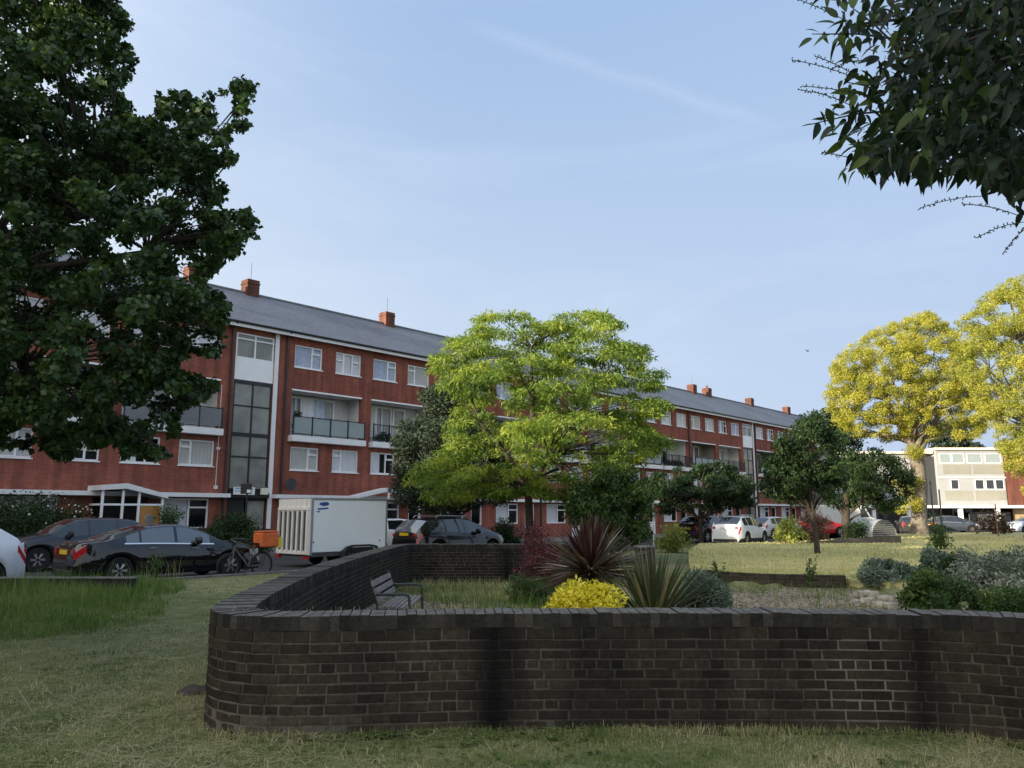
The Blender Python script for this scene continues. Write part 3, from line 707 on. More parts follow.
for z0, z1 in ((-.1, 2.42), (2.55, 5.2), (8.05, 10.6)): mb.add([(S0, 1.6, z0), (S1, 1.6, z0), (S1, 1.6, z1), (S0, 1.6, z1), (S0, .242, z0), (S1, .242, z0), (S1, .242, z1), (S0, .242, z1)], [(0, 1, 2, 3), (0, 4, 5, 1), (3, 2, 6, 7)])
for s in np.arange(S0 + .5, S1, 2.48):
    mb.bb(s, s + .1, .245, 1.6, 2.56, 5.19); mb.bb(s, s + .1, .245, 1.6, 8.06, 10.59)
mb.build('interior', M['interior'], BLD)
# roof
rf = MB(); e0 = -.42
PR = [(e0, 10.78), (4.5, 13.68), (9.4, 10.78)]
rf.add([(S0 - .2, y, z) for y, z in PR] + [(S1 + .2, y, z) for y, z in PR] + [(S0 - .2, y, z - .1) for y, z in PR] + [(S1 + .2, y, z - .1) for y, z in PR],
       [(0, 3, 4, 1), (1, 4, 5, 2), (6, 7, 10, 9), (7, 8, 11, 10), (0, 6, 9, 3), (2, 5, 11, 8), (0, 1, 7, 6), (1, 2, 8, 7), (3, 9, 10, 4), (4, 10, 11, 5)])
roof = rf.build('roof', M['slate'], BLD)
rr = MB(); rr.tube([(S0 - .2, 4.5, 13.70), (S1 + .2, 4.5, 13.70)], .09, 8); rr.build('ridge_tiles', M['slate'], roof)
for i, s in enumerate((-27.5, -15.3, -3.0, .28, 9.85, 28.4, 48.55, 51.6, 61.3, 71.2)):
    c = MB(); c.bb(s, s + .72, 4.15, 4.87, 13.2, 14.45); c.bb(s - .03, s + .75, 4.12, 4.9, 14.2, 14.28); c.build('chimney', M['chimney'], roof)
    ch = COL.objects[-1] if False else None
    p = MB(); p.lathe([(.1, 14.45), (.12, 14.5), (.09, 14.75), (.07, 14.75)], (s + .36, 4.5, 0), 'Z', 10) if i in (7,) else p.tube([(s + .36, 4.5, 14.45), (s + .36, 4.5, 15.5)], .012, 4)
    p.build('chimney_aerial' if i != 7 else 'chimney_pot', M['darkgrey'] if i != 7 else M['chimney'], roof)
g = MB(); g.bb(S0 - .2, S1 + .2, -.36, -.02, 10.58, 10.64); g.bb(S0 - .2, S1 + .2, -.40, -.37, 10.50, 10.66); g.build('fascia_board', M['white'], BLD)
g = MB(); g.tube([(S0 - .2, -.46, 10.71), (S1 + .2, -.46, 10.71)], .06, 8); g.build('gutter', M['black'], BLD)
g = MB()                                                             # white canopy band over the ground floor
for a, b in ((S0, STAIRS[0] - .05), (.02, STAIRS[1] - .05), (STAIRS[1] + stair_w + .3, S1)):
    g.bb(a, b, -.45, -.003, 2.36, 2.54); 
g.build('canopy_band', M['white'], BLD)
# windows
def variant_frame(v):
    m = MB(); w_, h = WW, WH
    if v == 0: frame(m, 0, w_, 0, h, .06, .07, (w_ * .64,), ((w_ * .64, w_ - .06, h * .68),), .065, ((w_ * .64 + .02, w_ - .04, h * .68 + .02, h - .04),))
    elif v == 1: frame(m, 0, w_, 0, h, .06, .07, (w_ * .31, w_ * .67), ((.06, w_ * .31, h * .62), (w_ * .67, w_ - .06, h * .62)), .06, ((w_ * .31 + .02, w_ * .67 - .02, .04, h - .04),))
    else: frame(m, 0, w_, 0, h, .06, .07, (w_ * .34,), ((.06, w_ * .34, h * .7),), .065, ((.04, w_ * .34 - .02, h * .7 + .02, h - .04),))
    m.bb(-.04, w_ + .04, -.06, .1, -.05, -.003)
    return m.build('window', M['upvc'], BLD)
def pane_mesh():
    m = MB(); m.add([(.03, .1, .03), (WW - .03, .1, .03), (WW - .03, .1, WH - .03), (.03, .1, WH - .03)], [(0, 1, 2, 3)]); return m.build('pane', M['pane'], None)
def curt(v):
    m = MB()
    def drape(x0, x1, z0=.03, z1=WH - .03):
        n = max(4, int((x1 - x0) / .05)); vs = []
        for i in range(n + 1):
            x = x0 + (x1 - x0) * i / n; y = .135 + .014 * math.sin(i * 1.9)
            vs += [(x, y, z0), (x, y, z1)]
        m.add(vs, [(2 * i, 2 * i + 2, 2 * i + 3, 2 * i + 1) for i in range(n)])
    if v == 0: drape(.04, WW - .04)
    elif v == 1: drape(.04, WW * .42)
    elif v == 2: m.add([(.04, .13, WH * .35), (WW - .04, .13, WH * .35), (WW - .04, .13, WH - .03), (.04, .13, WH - .03)], [(0, 1, 2, 3)])
    else: drape(.04, WW * .62)
    return m
CU = [(0, 'curtain'), (0, 'blind'), (1, 'curtain'), (2, 'blind'), (3, 'bluecurtain'), (0, 'bluecurtain')]
cproto = [curt(v).build('curtain', M[c], None, smooth=80, fix=False) for v, c in CU]
fproto = [variant_frame(v) for v in range(3)]
pproto = pane_mesh()
fu = [0] * 3; pick = random.Random(5); first_p = True; used_c = set()
def put_window(s, z, v, c):
    global first_p
    if fu[v]: o = fproto[v].copy(); COL.objects.link(o)
    else: o = fproto[v]; fu[v] = 1
    o.parent = BLD; o.location = (s, 0, z)
    if first_p: p = pproto; first_p = False
    else: p = pproto.copy(); COL.objects.link(p)
    p.parent = o
    if c is not None:
        if c in used_c: q = cproto[c].copy(); COL.objects.link(q)
        else: q = cproto[c]; used_c.add(c)
        q.parent = o
top_v = {0: (0, 5), 1: (1, 0), 2: (0, 5), 3: (2, 1)}; low_v = {0: (0, 1), 1: (2, 0), 2: (0, 2), -1: (2, 1), -2: (0, 2), -3: (1, 3)}
for k, s in WIN:
    if k < -6: continue
    v, c = top_v.get(k, (pick.choice((0, 1, 2)), pick.choice((0, 0, 1, 0, 4, 5, 0)))); put_window(s, 9.03, v, c)
    v, c = low_v.get(k, (pick.choice((0, 1, 2)), pick.choice((0, 1, 3, 1, 2, 0)))); put_window(s, 3.78, v, c)
for i, o in enumerate(cproto):
    if i not in used_c: bpy.data.objects.remove(o)
# balconies
for i, (k, a, b) in enumerate(BALC):
    if k < -8: continue
    bt = MB(); bt.bb(a - .1, b + .08, -.42, -.004, 5.2, 5.5); bal = bt.build('balcony', M['white'], BLD)
    r = MB(); r.add([(a, 1.3, 5.5), (b, 1.3, 5.5), (b, 1.3, 7.8), (a, 1.3, 7.8)], [(0, 1, 2, 3)])
    r.add([(a - .005, 0.25, 5.5), (a - .005, 1.3, 5.5), (a - .005, 1.3, 7.82), (a - .005, .25, 7.82), (b + .005, .25, 5.5), (b + .005, 1.3, 5.5), (b + .005, 1.3, 7.82), (b + .005, .25, 7.82)], [(0, 1, 2, 3), (4, 5, 6, 7), (3, 2, 6, 7), (0, 1, 5, 4)])
    r.build('balcony_recess', M['offwhite'] if k in (0,) or k % 4 else M['panel'], bal, fix=False)
    f = MB(); mid = a + 2.4
    frame(f, a + .25, mid, 5.9, 7.7, 1.2, .06, (a + 1.0, a + 1.7), (), .07); frame(f, mid + .1, mid + 1.0, 5.52, 7.7, 1.2, .06, (), (), .09)
    f.bb(a, b, -.03, .0 - .003, 7.80, 7.88)
    f.build('balcony_window', M['upvc'], bal)
    p = MB(); p.add([(a + .27, 1.23, 5.92), (mid - .02, 1.23, 5.92), (mid - .02, 1.23, 7.68), (a + .27, 1.23, 7.68)], [(0, 1, 2, 3)]); p.add([(mid + .12, 1.23, 5.54), (mid + .98, 1.23, 5.54), (mid + .98, 1.23, 7.68), (mid + .12, 1.23, 7.68)], [(0, 1, 2, 3)])
    p.build('balcony_pane', M['darkpane'] if 'darkpane' in M else M['pane'], bal)
    if True:
        c = MB(); vs = []
        for j in range(20): x = a + .3 + j * (.9 if k else .75) / 19 + (1.7 if k == 0 else 0); vs += [(x, 1.15 + .03 * math.sin(j * 1.7), 5.95), (x, 1.15 + .03 * math.sin(j * 1.7), 7.65)]
        c.add(vs, [(2 * j, 2 * j + 2, 2 * j + 3, 2 * j + 1) for j in range(19)]); c.build('curtain', M['bluecurtain'] if k in (0, 8) else M[('curtain', 'blind', 'curtain')[(k // 2) % 3]], bal, fix=False)
        c = MB(); q0 = a + .3 + (.0 if k % 4 else .95); vs = []
        for j in range(14): x = q0 + j * (1.05 if k % 4 else 1.1) / 13; vs += [(x, 1.17 + .025 * math.sin(j * 1.9 + k), 5.93 if k % 3 else 6.4), (x, 1.17 + .025 * math.sin(j * 1.9 + k), 7.66)]
        if k == 0 or k % 3 != 1: c.add(vs, [(2 * j, 2 * j + 2, 2 * j + 3, 2 * j + 1) for j in range(13)]); c.build('curtain', M['curtain'], bal, fix=False)
        if k in (0, 4, 8, 10, 14):
            P, Dr, Nr, sz, ti = clump_leaves([(Vector((a + .35, -.05, 5.9 + .18 * j_)), .22) for j_ in range(5)], 150, .1, up=.3); leafmesh('pot_plant', M['lf_dark'], P, Dr, Nr, sz, ti, 'leaf', bal)
        if k in (2, 6, 12, 16):
            c = MB(); x_ = a + 1.2; c.add([(x_, -.3, 5.75), (x_ + .7, -.3, 5.75), (x_ + .72, -.31, 6.5), (x_ - .02, -.31, 6.5)], [(0, 1, 2, 3)]); c.build('laundry', M[('bluecurtain', 'blind', 'wood_door', 'curtain')[k // 2 % 4]], bal, fix=False)
    ra_ = MB(); npn = 4
    ra_.bb(a - .05, b + .03, -.38, -.33, 6.42, 6.47); ra_.bb(a - .05, b + .03, -.37, -.34, 5.56, 5.6)
    for j in range(npn + 1): x = a - .03 + (b - a + .04) * j / npn; ra_.bb(x - .025, x + .025, -.385, -.325, 5.5, 6.5)
    if k % 4 == 2 and k >= 0:
        for j in range(40): x = a + (b - a) * j / 40; ra_.bb(x - .009, x + .009, -.362, -.345, 5.6, 6.42)
    ra_.build('balustrade', M['black'], bal)
    if k % 4 != 2 or k < 0:
        p = MB()
        for j in range(npn):
            x0 = a - .03 + (b - a + .04) * j / npn + .05; x1 = a - .03 + (b - a + .04) * (j + 1) / npn - .05; p.bb(x0, x1, -.36, -.35, 5.62, 6.4)
        p.build('balcony_panel', M['frost'] if k >= 0 else M['greyfrost'], bal)
    else:
        P, Dr, Nr, sz, ti = clump_leaves([(Vector((a + .5 + j * .3, -.1, 5.75 + .12 * (j % 2))), .28) for j in range(9)], 150, .13, up=.4)
        leafmesh('balcony_plants', M['lf_dark'], P, Dr, Nr, sz, ti, 'leaf', bal)
# stair towers
for a in STAIRS:
    b = a + stair_w
    f = MB(); f.bb(a, b, .02, .1, 10.3, 10.6); f.bb(a, b, .03, .12, 7.82, 8.0); f.bb(a, b, .03, .12, 5.28, 5.45); f.bb(a, b, .03, .12, 2.6, 2.78)
    for x in (a + .05, (a + b) / 2, b - .05): f.bb(x - .04, x + .04, .04, .11, 2.78, 7.82)
    for z in (6.75, 4.3): f.bb(a, b, .045, .105, z - .035, z + .035)
    f.bb(a, b, -.2, .1, 2.36, 2.6)
    tw = f.build('stair_glazing', M['black'], BLD)
    for z0, z1, e_ in ((2.8, 5.27, 0), (5.46, 7.81, 0), (9.1, 10.28, .05)):
        p = MB(); p.add([(a + e_, .075 + e_ * .3, z0), (b - e_, .075 + e_ * .3, z0), (b - e_, .075 + e_ * .3, z1), (a + e_, .075 + e_ * .3, z1)], [(0, 1, 2, 3)]); p.build('stair_pane', M['stairglass'], tw)
    p = MB(); p.bb(a, b, .03, .11, 8.0, 9.06); p.build('white_panel', M['upvc'], tw)
    p = MB(); frame(p, a + .02, b - .02, 9.06, 10.3, .03, .07, ((a + b) / 2,), ((a, b, 10.02),), .07); p.build('stair_window', M['upvc'], tw)
    p = MB(); p.bb(a + .1, (a + b) / 2 - .06, .3, .32, 9.1, 10.0); p.bb((a + b) / 2 + .06, b - .3, .3, .32, 9.1, 9.9); p.build('blind', M['blind'], tw)
    p = MB(); p.add([(a, 2.2, 0), (b, 2.2, 0), (b, 2.2, 10.3), (a, 2.2, 10.3), (a, .12, 0), (a, .12, 10.3), (b, .12, 0), (b, .12, 10.3)], [(0, 1, 2, 3), (4, 0, 3, 5), (6, 7, 2, 1)])
    for z in (2.65, 5.3, 7.9): p.bb(a + .01, b - .01, 1.0, 2.19, z, z + .15)
    for j in range(9): p.bb(a + .15 + j * .19, a + .34 + j * .19, .45, .95, 5.45 - 2.6 + j * .27, 5.6 - 2.6 + j * .27); p.bb(a + .15 + j * .19, a + .34 + j * .19, .45, .95, 5.45 + j * .27, 5.6 + j * .27)
    p.build('stairwell', M['paleint'], tw, fix=False)
    p = MB(); p.bb(a + .05, a + .95, .15, .2, .02, 2.36); p.bb(a + 1.0, b - .03, .1, .14, .02, 2.36); p.build('entrance_door', M['black'], tw)
    p = MB(); p.add([(a + 1.08, .09, .2), (b - .1, .09, .2), (b - .1, .09, 2.2), (a + 1.08, .09, 2.2)], [(0, 1, 2, 3)]); p.build('entrance_pane', M['stairglass'], tw)
    p = MB(); p.bb(b + .02, b + .24, -.04, .05, .9, 10.62); p.build('cladding_strip', M['white'], BLD)
# downpipes
for x in (-2.5, .42, 25.2, 40.0, 52.9):
    p = MB(); p.tube([(x, -.09, .1), (x, -.09, 10.5), (x, -.42, 10.66)], .055, 8); p.build('downpipe', M['black'], BLD)
p = MB(); p.tube([(-2.9, -.03, 2.7), (-2.9, -.03, 7.6)], .02, 5); p.bb(-2.98, -2.82, -.1, -.002, 4.55, 4.68); p.bb(-2.98, -2.82, -.1, -.002, 2.75, 2.9); p.build('cable_box', M['offwhite'], BLD)
p = MB(); p.lathe([(.02, .1), (.2, .06), (.3, 0), (.31, .01)], (.85, -.35, 3.05), 'Y', 20); p.tube([(.85, 0, 2.95), (.85, -.3, 3.0)], .02, 5); p.tube([(.85, -.28, 2.8), (.85, -.62, 2.98)], .012, 5); p.build('satellite_dish', M['darkgrey'], BLD)
# ground floor windows, doors, porches
for kd, x0, x1, z0, z1 in GROUND:
    if x0 < -14: continue
    f = MB()
    if kd == 'win':
        frame(f, x0, x1, z0, z1, .05, .07, (x0 + (x1 - x0) * .58,), ((x0 + (x1 - x0) * .58, x1 - .06, z1 - .4),), .075); o = f.build('ground_window', M['upvc'], BLD)
    elif kd == 'bigwin':
        frame(f, x0, x1, z0, z1, .05, .07, (x0 + 1.4, x0 + 2.8), (), .075); o = f.build('ground_window', M['upvc'], BLD)
    elif kd == 'door':
        frame(f, x0, x1, z0, z1, .05, .07, (), (), .08); f.bb(x0 + .09, x1 - .09, .08, .1, z0 + .08, z0 + 1.0); o = f.build('front_door', M['upvc'], BLD)
    else: continue
    p = MB(); p.add([(x0 + .03, .1, z0 + .03), (x1 - .03, .1, z0 + .03), (x1 - .03, .1, z1 - .03), (x0 + .03, .1, z1 - .03)], [(0, 1, 2, 3)]); p.build('pane', M['pane'], o)
    if kd != 'door':
        p = MB(); vs = []; e = x0 + (x1 - x0) * (.58 if kd == 'win' else 1)
        for j in range(26): x = x0 + .05 + (e - x0 - .1) * j / 25; vs += [(x, .14 + .015 * math.sin(j * 1.9), z0 + .03), (x, .14 + .015 * math.sin(j * 1.9), z1 - .03)]
        p.add(vs, [(2 * j, 2 * j + 2, 2 * j + 3, 2 * j + 1) for j in range(25)]); p.build('curtain', M['curtain'], o, fix=False)
# glazed porch with sloping roof and oak door
px0, px1, py = -8.25, -5.8, -1.35
f = MB(); f.slabxz([(px0 - .1, 2.75), (px0 + .9, 2.85), (px1 + .15, 2.42), (px1 + .15, 2.25), (px0 + .9, 2.63), (px0 - .1, 2.55)], py - .12, -.004); po = f.build('porch', M['white'], BLD)
f = MB()
for x in (px0, px0 + .78, px0 + 1.42, px1 - .07): f.bb(x, x + .09, py, py + .08, .0, 2.3 if x > px0 + 1.5 else 2.55)
f.bb(px0, px1, py + .004, py + .076, 1.95, 2.03); f.bb(px0, px0 + 1.42, py + .004, py + .076, .0, .75); f.bb(px0, px0 + .07, py + .09, -.01, 1.95, 2.03); f.bb(px1 - .07, px1, py + .09, -.01, 0, .7)
f.build('porch_frame', M['upvc'], po)
f = MB(); f.bb(px0 + 1.53, px1 - .09, py + .02, py + .07, .02, 1.94); d = f.build('porch_door', M['wood_door'], po)
f = MB(); f.lathe([(.0, py + .0), (.2, py + .0), (.22, py + .015)], (px0 + 1.53 + .42, 0, 1.35), 'Y', 20)
f = MB(); cxd = (px0 + 1.53 + px1 - .09) / 2; f.lathe([(.001, py + .005), (.19, py + .005), (.21, py + .018)], (cxd, 0, 1.4), 'Y', 20); f.build('round_window', M['stairglass'], po)
f = MB(); f.add([(px0 + .05, py + .04, .75), (px0 + 1.45, py + .04, .75), (px0 + 1.45, py + .04, 1.95), (px0 + .05, py + .04, 1.95)], [(0, 1, 2, 3)]); f.add([(px0 + .05, py + .04, 2.03), (px1, py + .04, 2.03), (px1, py + .04, 2.3), (px0 + .8, py + .04, 2.62), (px0 + .05, py + .04, 2.5)], [(0, 1, 2, 3, 4)]); f.build('porch_pane', M['pane'], po)
# gable canopy over the second entrance
f = MB(); f.slabxz([(4.0, 2.5), (6.2, 2.98), (8.6, 2.5), (8.6, 2.36), (6.2, 2.8), (4.0, 2.36)], -1.3, -.46); f.bb(8.35, 8.45, -1.25, -1.15, 0, 2.37); f.bb(6.15, 6.25, -1.28, -1.2, 2.4, 2.8); f.build('gable_porch', M['white'], BLD)
# front garden fences/panels of the ground floor, signs on the entrance canopy
def onbld(s, y, z): return P0 + D * s - N * y + Vector((0, 0, z))
t = thing('entrance_sign', 'wide white notice board on the dark stair entrance canopy', 'sign', onbld(-1.35, -.25, 2.62), ANG)
f = MB(); f.bb(-.78, .3, -.03, 0, -.12, .24); f.build('board', M['white'], t); f = MB(); f.bb(-.7, .2, -.036, -.031, .14, .2); f.bb(-.7, -.1, -.036, -.031, .03, .07); f.build('lettering', mat('pale_blue_print', (.25, .38, .6), .5, 0), t)
t = thing('entrance_lamp', 'small square pale lamp beside the notice board at the stair entrance', 'lamp', onbld(-.55, -.25, 2.62), ANG)
f = MB(); f.bb(-.2, .16, -.1, 0, -.1, .22); f.build('diffuser', mat('lamp_diffuser', (.75, .76, .6), .4, .03), t); f = MB(); f.bb(-.24, .2, -.06, .0, .22, .26); f.build('backplate', M['darkgrey'], t)
# ------------------------------------------------------------------ unseen block added behind the viewpoint to shade the foreground
o = SAZ * 62; t = thing('added_shade_block', 'unseen brick block added behind the viewpoint to shade the foreground', 'building', (o.x + 8, o.y - 6, 0), math.atan2(SAZ.y, SAZ.x) - PI / 2)
HB = 17.3
f = MB(); f.bb(-75, 75, 0, 10, -.3, HB - 3); f.build('wall', M['brick'], t)
f = MB(); f.add([(-76, -.5, HB - 3), (76, -.5, HB - 3), (76, 5, HB), (-76, 5, HB), (-76, 10.5, HB - 3), (76, 10.5, HB - 3)], [(0, 1, 2, 3), (3, 2, 5, 4), (0, 3, 4), (1, 5, 2)]); f.build('roof', M['slate'], t)
f = MB()
for i in range(48):
    for z in (1, 3.8, 6.6, 9.4, 11.9): f.bb(-73 + i * 3.05, -71.4 + i * 3.05, -.05, -.002, z, z + 1.2)
tag(f.build('window', M['pane'], t), kind='stuff')
# ------------------------------------------------------------------ white block at the right
Yw = 82; wx = colx(941, Yw)
t = thing('white_flats', 'white rendered low block of flats with beige panels behind the parked cars', 'building', (wx, Yw, 0), 0)
WR = mat('dulled_white_render', (.33, .335, .345), .8, .12, .5)
f = MB(); f.bb(0, 7.1, 0, 9, 2.45, 8.25); f.build('wall', WR, t)
f = MB(); f.bb(-12, -1.5, .6, 9, 2.45, 7.9); f.build('side_wing', WR, t)
f = MB(); f.bb(-1.5, -.003, .4, 8, 0, 7.6); f.build('stair_glazing', M['darkgrey'], t)
f = MB(); f.bb(-.15, 7.25, -.3, 9.2, 8.25, 8.5); f.bb(-12, -.2, .2, 9, 7.9, 8.15); f.build('roof', M['render'], t)
f = MB(); f.bb(-12, 7.2, -2.6, .0 - .003, 2.15, 2.43); f.build('canopy', M['white'], t)
f = MB()
for z in (3.0, 5.75):
    for_ = 0
    for xa, xb in ((.6, 3.5), (3.8, 7.0)): f = MB(); f.bb(xa, xb, -.04, -.002, z, z + .95); f.build('panel', M['panel'], t)
f = MB(); f.bb(-.1, 7.15, -.12, -.002, 5.28, 5.4); f.build('string_course', M['white'], t)
dk = mat('dark_window_pane', (.03, .034, .04), .1, .1, 3, spec=.6); M['darkpane2'] = dk
for (x0, x1, z0) in ((1.35, 2.1, 4.1), (3.9, 4.75, 4.1), (5.05, 5.85, 4.1), (6.05, 6.85, 4.1), (.4, 1.5, 6.85), (1.7, 2.9, 6.85), (3.3, 4.8, 6.85), (5.2, 6.8, 6.85)):
    f = MB(); frame(f, x0 - .06, x1 + .06, z0, z0 + 1.05, -.06, .055, (), (), .06); wnd = f.build('window', M['upvc'], t)
    f = MB(); f.bb(x0, x1, -.03, -.004, z0 + .06, z0 + .99); f.build('pane', dk if z0 < 5 else M['frost'], wnd)
f = MB(); f.bb(-11, 7, .9, 9, 0, 2.44); f.build('ground_floor', M['interior'], t)
for x in (-8.3, -4.7, .6, 4.4):
    f = MB(); f.bb(x, x + .35, -2.4, -2.05, 0, 2.15); f.build('column', M['white'], t)
for x in (-7.5, 1.6):
    f = MB(); f.bb(x, x + 2.2, .8, .88, .9, 2.1); f.build('shopfront', M['darkpane2'], t)
f = MB(); f.bb(2.6, 6.9, -.6, -.5, .1, 1.75); f.build('garage_door', mat('grey_shutter', (.13, .14, .16), .6, .15, 2), t)
t = thing('brick_flats', 'red brick building end at the far right edge beside the white flats', 'building', (wx + 7.25, Yw - .4, 0), 0)
f = MB(); f.bb(0, 14, 0, 9, -.2, 7.8); f.build('wall', mk_brick('brown_brick', (.17, .06, .042), (.14, .05, .036), (.14, .08, .065)), t); f = MB(); f.bb(-.1, 14.1, -.1, 9.1, 7.8, 8.05); f.build('roof', M['slate'], t)
f = MB(); f.bb(0, 14, -.5, -.003, 2.2, 2.4); f.build('canopy_band', M['white'], t); f = MB(); f.bb(.02, 1.6, -.08, -.003, .2, 2.15); f.build('buff_pier', M['yellow_brick'], t)
f = MB(); f.bb(2, 3.2, -.04, -.003, 0, 2.15); f.build('door', M['black'], t)

# ------------------------------------------------------------------ cars
M['rubber'] = mat('tyre_rubber', (.012, .012, .013), .85, .15, 10)
M['alloy'] = mat('alloy', (.55, .56, .58), .3, .03, 10, metal=.8)
M['steelrim'] = mat('dark_rim', (.06, .06, .065), .4, .1, 10, metal=.5)
M['carglass'] = mat('car_glass', (.012, .015, .018), .05, .1, 4, spec=.9, coat=.6)
M['palecarglass'] = mat('pale_reflecting_glass', (.10, .12, .14), .05, .1, 4, spec=1.0, coat=1)
M['tail'] = mat('tail_lamp_red', (.42, .012, .02), .2, .15, 12, coat=.6)
M['head'] = mat('headlamp_clear', (.62, .66, .7), .12, .15, 12, coat=1)
M['chrome'] = mat('chrome_trim', (.7, .71, .72), .12, 0, 1, metal=1)
M['trim'] = mat('black_plastic_trim', (.02, .02, .021), .55, .15, 12)
M['ylplate'] = mat('yellow_plate', (.72, .50, .02), .4, .04, 12); M['whplate'] = mat('white_plate', (.75, .75, .72), .4, .04, 12)
def paint(name, c, r=.22): return mat(name, c, r, .04, 3, coat=.6, spec=.45)
def interp(tab, x):
    xs = [a for a, _ in tab]; return float(np.interp(x, xs, [b for _, b in tab]))
def wheel(parent, x, y, R, w, rim='alloy', spokes=7, side=1):
    wh = bpy.data.objects.new('wheel', None); COL.objects.link(wh); wh.parent = parent; wh.location = (x, y, R); wh.empty_display_size = .1
    m = MB(); rr = R * .66
    m.lathe([(rr, -w / 2 + .01), (R * .93, -w / 2), (R, -w / 2 + .03), (R, w / 2 - .03), (R * .93, w / 2), (rr, w / 2 - .01)], n=28); m.build('tyre', M['rubber'], wh, 50)
    m = MB(); o = w / 2 * side
    m.lathe([(rr, o * .75), (rr - .03, o * .75), (rr - .035, o * .45)], n=28)
    for k in range(spokes):
        a = 2 * PI * k / spokes
        for da in (-.12, .12):
            m.tube([(.04 * math.cos(a), o * .82, .04 * math.sin(a)), ((rr - .01) * math.cos(a + da), o * .78, (rr - .01) * math.sin(a + da))], [.022, .017], 4)
    m.lathe([(.001, o * .9), (.06, o * .88), (.065, o * .7)], n=12)
    m.build('rim', M[rim], wh, 40)
    m = MB(); m.lathe([(.001, o * .4), (rr, o * .4)], n=20); m.build('brake_disc', M['trim'], wh)
def car(name, label, P, heading, Lc, Wd, prof, belt, glassx, wsx, rwx, pm, R=.32, wb=(-1.35, 1.4), zs=.2, plate='ylplate', lights=(.62, .82), group=None, rim='alloy', trimlow=False, rails=False, chrome=False, rearglass='carglass', sideglass='carglass', roofbox=False, rearplate_z=None, hl=(.55, .75)):
    """x forward. prof: top line (x,z); belt: shoulder line (x,z); glassx: side-window spans; wsx / rwx: windscreen and rear-window spans"""
    t = thing(name, label, 'car', P, heading, group or 'parked cars')
    h = Lc / 2; xs = sorted(set(list(np.linspace(-h, h, 64)) + [v for a in glassx for v in a] + list(wsx) + list(rwx) + [-h + .03, -h + .1, -h + .22, h - .03, h - .1, h - .22]))
    ring = []
    for x in xs:
        zt = interp(prof, x); zb = min(interp(belt, x), zt - .004); e = min(1, (h - abs(x)) / .55); wdt = Wd / 2 * (.80 + .20 * math.sin(e * PI / 2))
        zl = zs
        for wx_ in wb:
            d = abs(x - wx_); ra = R * 1.16
            if d < ra: zl = max(zl, R + math.sqrt(max(0, ra * ra - d * d)) * .98)
        zl = min(zl, zb - .06); gh = max(0, zt - zb); wr = wdt * (.955 - .23 * min(1, gh / .5)); sh = zb - (zb - zl) * .12
        zm = zl + (sh - zl) * .62
        rr = .06 if gh > .15 else min(.03, gh * .4)
        sh = zb - min(.17, (zb - zl) * .35); zm = zl + (sh - zl) * .62
        ring.append([(wdt * .95, zl), (wdt * 1.0, zl + (sh - zl) * .3), (wdt * 1.0, zm), (wdt * .985, sh), (wdt * .945, zb), (wdt * .94 + (wr - wdt * .94) * .06, zb + (zt - rr - zb) * .06),
                     (wr, zt - rr), (wr * .93, zt - rr * .3), (wr * .5, zt + .012 * min(1, gh * 4)), (0, zt + .02 * min(1, gh * 4))])
    nr = len(ring[0])
    parts = {}
    def put(key, quad, mirror):
        mbx = parts.setdefault(key, MB())
        q = [(x, -y if mirror else y, z) for x, y, z in quad]
        mbx.add(q, [(0, 1, 2, 3) if not mirror else (3, 2, 1, 0)])
    for i in range(len(xs) - 1):
        xm = (xs[i] + xs[i + 1]) / 2; gh = interp(prof, xm) - interp(belt, xm)
        for j in range(nr - 1):
            key = 'body'
            if j == 5 and any(a < xm < b for a, b in glassx) and gh > .08: key = 'side_window'
            if j >= 7 and wsx[0] < xm < wsx[1]: key = 'windscreen'
            if j >= 7 and rwx[0] < xm < rwx[1]: key = 'rear_window'
            zmid = (ring[i][j][1] + ring[i][j + 1][1]) / 2
            if j == 3 and xm < -h + .24: key = 'tail_light'
            if j == 3 and xm > h - .42: key = 'headlight'
            if j == 0 and trimlow: key = 'sill_trim'
            q = [(xs[i], *ring[i][j]), (xs[i + 1], *ring[i + 1][j]), (xs[i + 1], *ring[i + 1][j + 1]), (xs[i], *ring[i][j + 1])]
            put(key, q, False); put(key + ('+' if key in ('side_window', 'tail_light', 'headlight', 'sill_trim') else ''), q, True)
    bd = parts['body']
    for i in (0, -1):
        pts = [(xs[i], y, z) for y, z in ring[i]] + [(xs[i], -y, z) for y, z in ring[i][::-1][1:]]
        bd.add(pts, [tuple(range(len(pts)))])
    mats = dict(body=pm, side_window=M[sideglass], windscreen=M['carglass'], rear_window=M[rearglass], tail_light=M['tail'], headlight=M['head'], sill_trim=M['trim'])
    for kx, mbx in parts.items():
        kx = kx.rstrip('+'); me = mbx.build(kx, mats[kx], t, fix=False)
        bm = bmesh.new(); bm.from_mesh(me.data); bmesh.ops.remove_doubles(bm, verts=bm.verts, dist=.0005); bmesh.ops.recalc_face_normals(bm, faces=bm.faces); bm.to_mesh(me.data); bm.free()
        me.data.polygons.foreach_set('use_smooth', [True] * len(me.data.polygons)); me.data.set_sharp_from_angle(angle=math.radians(38))
    u = MB(); u.bb(-h + .25, h - .25, -Wd / 2 + .26, Wd / 2 - .26, zs - .02, zs + .3)
    for wx_ in wb: u.bb(wx_ - R * 1.1, wx_ + R * 1.1, -Wd / 2 + .25, Wd / 2 - .25, R * .6, R * 2.0)
    u.build('underbody', M['trim'], t)
    for wx_ in wb:
        for sy in (1, -1): wheel(t, wx_, sy * (Wd / 2 - .13), R, .21, rim, 5 + (len(name) % 3), sy)
